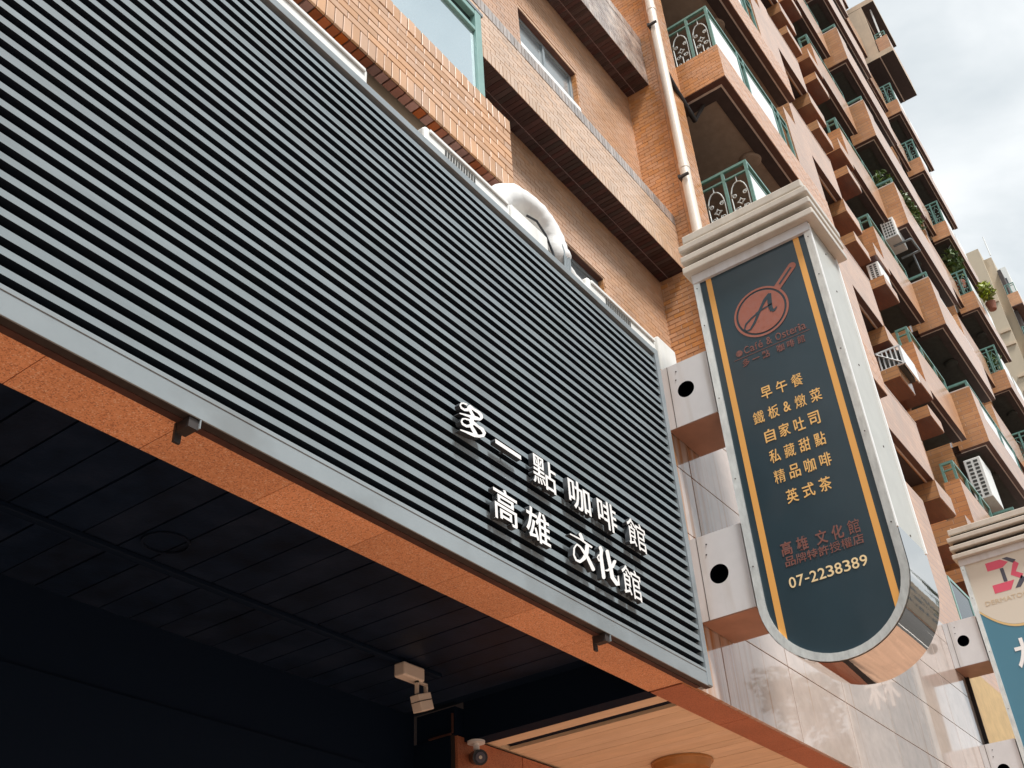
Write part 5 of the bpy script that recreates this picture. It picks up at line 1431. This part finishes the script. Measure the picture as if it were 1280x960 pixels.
for k in range(len(pts)):
    rs.append((0.09 if k < 27 else 0.056) * (1.0 + 0.018 * ((k % 2) * 2 - 1)))
obj('pipe', MB().tube(pts, rs, 14), 'wrap', du)
obj('thin_pipe', MB().tube([(3.84, 2.47, 4.34), (3.90, 2.47, 4.28), (3.93, 2.47, 4.18), (3.95, 2.47, 4.05)], 0.026, 8), 'wrap', du)
obj('cable', MB().tube([(3.80, 2.40, 4.355), (3.86, 2.37, 4.335), (3.93, 2.36, 4.27), (3.98, 2.35, 4.15), (4.0, 2.35, 4.0)], 0.008, 6), 'camblack', du)
cc = MB()
for k in range(4):
    x = 4.055 + 0.018 * k
    cc.tube([(x - 0.01, 2.325, 4.25), (x, 2.32, 4.20), (x + 0.008, 2.325, 4.13), (x + 0.004, 2.33, 4.06)], 0.008, 6)
obj('cable_bundle', cc, 'frame', du)

# ------------------------------------------------------------------ small things under the canopy
sl = root('spot_lamp', (4.1, 3.45, 1.9), label='white adjustable spot lamp hanging from the dark boarded ceiling', cat='lamp')
obj('mount_box', MB().box(3.86, 4.02, 3.38, 3.45, 1.855, 1.925), 'pipe', sl, bevel=0.008)
obj('yoke', MB().box(3.975, 3.985, 3.39, 3.41, 1.79, 1.855).box(4.045, 4.055, 3.39, 3.41, 1.79, 1.85).box(3.975, 4.055, 3.39, 3.41, 1.846, 1.855), 'pipe', sl)
ld = MB()
c, s_ = math.cos(math.radians(20)), math.sin(math.radians(20))
ld.prism([(4.015 + a * c - b * s_, 1.765 + a * s_ + b * c) for a, b in ((-0.05, -0.055), (0.05, -0.055), (0.05, 0.03), (-0.05, 0.03))], lambda a, b, d: (a, 3.37 + d, b), 0, 0.06)
obj('lamp_head', ld, 'pipe', sl, bevel=0.004)
ld = MB()
ld.prism([(4.015 + a * c - b * s_, 1.765 + a * s_ + b * c) for a, b in ((-0.051, -0.008), (0.051, -0.008), (0.051, -0.003), (-0.051, -0.003))], lambda a, b, d: (a, 3.369 + d, b), 0, 0.063)
obj('lamp_seam', ld, 'grille', sl)
dc = root('security_camera', (4.73, 3.62, 1.75), label='black bullet camera on a white round mount at the beam end', cat='camera')
obj('mount', MB().disc((4.72, 3.60, 1.748), 'z', 0.05, -0.014, 24, prof=[(0.05, 0), (0.05, -0.012), (0.0, -0.014)]).tube([(4.72, 3.6, 1.736), (4.72, 3.6, 1.70)], 0.018, 12), 'white_t', dc)
obj('body', MB().tube([(4.76, 3.64, 1.675), (4.66, 3.53, 1.635)], [0.038, 0.042], 18), 'camblack', dc)
obj('lens_ring', MB().tube([(4.6605, 3.5305, 1.6352), (4.655, 3.524, 1.633)], [0.030, 0.028], 18), 'slate', dc)
obj('lens', MB().tube([(4.655, 3.524, 1.633), (4.652, 3.521, 1.632)], [0.010, 0.009], 12), 'cream', dc)
wl_ = root('ceiling_lamp', (6.1, 3.05, 1.78), label='round wooden disc lamp on the pale timber ceiling', cat='lamp')
obj('disc', MB().disc((6.11, 3.05, 1.788), 'z', 0.19, -0.06, 48, prof=[(0.195, 0), (0.195, -0.012), (0.185, -0.016), (0.165, -0.055), (0.0, -0.062)]), 'woodlamp', wl_)

# ------------------------------------------------------------------ plants
def leaves(mb, c, rad, n, size, mi=0):
    for _ in range(n):
        while True:
            d = Vector((random.uniform(-1, 1), random.uniform(-1, 1), random.uniform(-1, 1)))
            if d.length <= 1:
                break
        p = Vector(c) + Vector((d.x * rad[0], d.y * rad[1], d.z * rad[2]))
        a = Vector((random.uniform(-1, 1), random.uniform(-1, 1), random.uniform(-0.6, 0.9))).normalized()
        b = a.cross(Vector((random.uniform(-1, 1), random.uniform(-1, 1), random.uniform(-1, 1)))).normalized()
        s_ = size * random.uniform(0.6, 1.3)
        i = len(mb.v)
        mb.v += [tuple(p - a * s_), tuple(p + b * s_ * 0.4 - a * s_ * 0.1), tuple(p + a * s_), tuple(p - b * s_ * 0.4 + a * s_ * 0.1)]
        mb.f.append((i, i + 1, i + 2, i + 3))
        mb.m.append(mi)
        mb.sm.append(False)
def plant(label, c, rad, n, size, leaf='leaf', pot=None, cat='plant'):
    r = root('potted_plant' if pot else 'climbing_plant', (c[0], c[1], c[2] - rad[2]), label=label, cat=cat)
    m_ = MB()
    leaves(m_, c, rad, n, size)
    obj('foliage', m_, leaf, r)
    st = MB()
    for _ in range(5):
        st.tube([(c[0] + random.uniform(-.3, .3) * rad[0], c[1], c[2] - rad[2] * 1.05), (c[0] + random.uniform(-.9, .9) * rad[0], c[1] + random.uniform(-.5, .5) * rad[1], c[2] + rad[2] * 0.5)], 0.012, 5)
    obj('stems', st, 'leaf', r)
    if pot:
        obj('pot', MB().disc(pot, 'z', 0.17, 0.3, 16, prof=[(0, 0), (0.13, 0), (0.18, 0.28), (0.18, 0.32), (0.0, 0.32)]), 'pot', r)
    return r
plant('thin leafy sprays behind the teal rail of the second balcony stack', (22.75, 3.0, 20.25), (0.35, 0.35, 0.35), 120, 0.10)
plant('dense green vine hanging along the front of the second balcony stack', (24.2, 2.7, 20.15), (1.0, 0.14, 0.30), 420, 0.10)
plant('tall leafy plant behind a teal railing on the furthest balcony stack', (32.5, 2.95, 24.0), (0.30, 0.35, 0.7), 220, 0.14, pot=(32.5, 2.95, 22.8))
plant('bright yellow-green bush in a pot hung outside the furthest balcony stack', (34.1, 2.40, 23.45), (0.42, 0.25, 0.33), 260, 0.13, 'leaf_y', pot=(34.3, 2.42, 22.75))
plant('leafy plants behind the railing one balcony below the yellow-green bush', (32.5, 2.95, 19.6), (0.22, 0.3, 0.4), 160, 0.12, pot=(32.5, 2.95, 18.9))

# ------------------------------------------------------------------ distant buildings
fb_ = root('distant_building', (66, 8, -H), label='tall beige rendered tower with stepped top beyond the brick building', cat='building')
obj('wall', MB().box(60, 75, 3.72, 14, -H, 44.6).box(60.6, 75, 3.22, 3.718, -H, 44.0).box(62, 75, 2.95, 3.218, -H, 41.8), 'beige_far', fb_)
bm2 = MB()
for k in range(6):
    z_ = 41.2 - 3.3 * k
    bm2.box(59.9, 59.998, 3.75, 4.35, z_, z_ + 0.16).box(59.9, 59.998, 3.75, 4.35, z_ - 1.0, z_ - 0.84)
obj('string_course', bm2, 'beige', fb_)
obj('rain_pipe', MB().tube([(60.5, 3.18, 20), (60.5, 3.18, 42)], 0.06, 8).tube([(60.4, 3.2, 44), (60.4, 3.2, 45.6)], 0.04, 6), 'whitepanel', fb_)
for k in range(5):
    z_ = 39.5 - 3.3 * k
    bb = obj('balcony', MB().box(60, 66, 2.55, 3.20, z_, z_ + 0.92), 'brick', fb_)
    obj('bottom_edge', MB().box(60, 66, 2.552, 3.20, z_ - 0.06, z_ - 0.001), 'brown', bb)
    rl = MB()
    side_rail(rl, None, 60.05, 2.6, 3.15, z_ + 0.92, z_ + 1.7, 0.05, 2)
    obj('railing', rl, 'teal', bb)
    obj('loggia', MB().box(60.4, 66, 3.0, 3.215, z_ + 0.93, z_ + 3.2), 'inside', bb)
fw = root('distant_building', (90, 6, -H), label='white distant building with two dark windows peeking behind the beige tower', cat='building')
obj('wall', MB().box(88, 100, 3.9, 15, -H, 62.3), 'whitewall', fw)
for k in range(3):
    obj('window', MB().box(87.9, 87.99, 4.15, 4.65, 60.2 - 1.6 * k, 61.0 - 1.6 * k), 'dglass', fw)

# ------------------------------------------------------------------ street trees (they mirror in the marble)
def tree(x, y, h, label):
    r = root('street_tree', (x, y, -H), label=label, cat='tree', group='street trees by the road')
    tr = MB().tube([(x, y, -H), (x + 0.1, y, 1), (x - 0.05, y + 0.1, h * 0.45), (x, y, h * 0.8)], [0.2, 0.15, 0.11, 0.04], 10)
    for k in range(9):
        a = k * 2.4
        z_ = h * (0.3 + 0.06 * k)
        L = 1.7 - 0.12 * k
        tr.tube([(x, y, z_), (x + math.cos(a) * L * 0.6, y + math.sin(a) * L * 0.6, z_ + 0.5), (x + math.cos(a) * L, y + math.sin(a) * L, z_ + 1.1)], [0.07, 0.045, 0.02], 6)
    obj('trunk', tr, 'bark', r)
    m_ = MB()
    for k in range(34):
        t = random.random()
        z_ = h * (0.35 + 0.62 * t)
        rr = (1.9 * (1 - t) ** 0.7 + 0.25)
        a = random.uniform(0, 6.283)
        q = rr * math.sqrt(random.random())
        leaves(m_, (x + q * math.cos(a), y + q * math.sin(a), z_), (0.55, 0.55, 0.45), 95, 0.13)
    obj('crown', m_, 'leaf_t', r)
tree(23.8, -4.3, 8.7, 'slender street tree by the kerb, mirrored in the marble wall')
tree(26.4, -4.6, 7.2, 'shorter bushy street tree further down the kerb')

print('objects', len(bpy.data.objects))
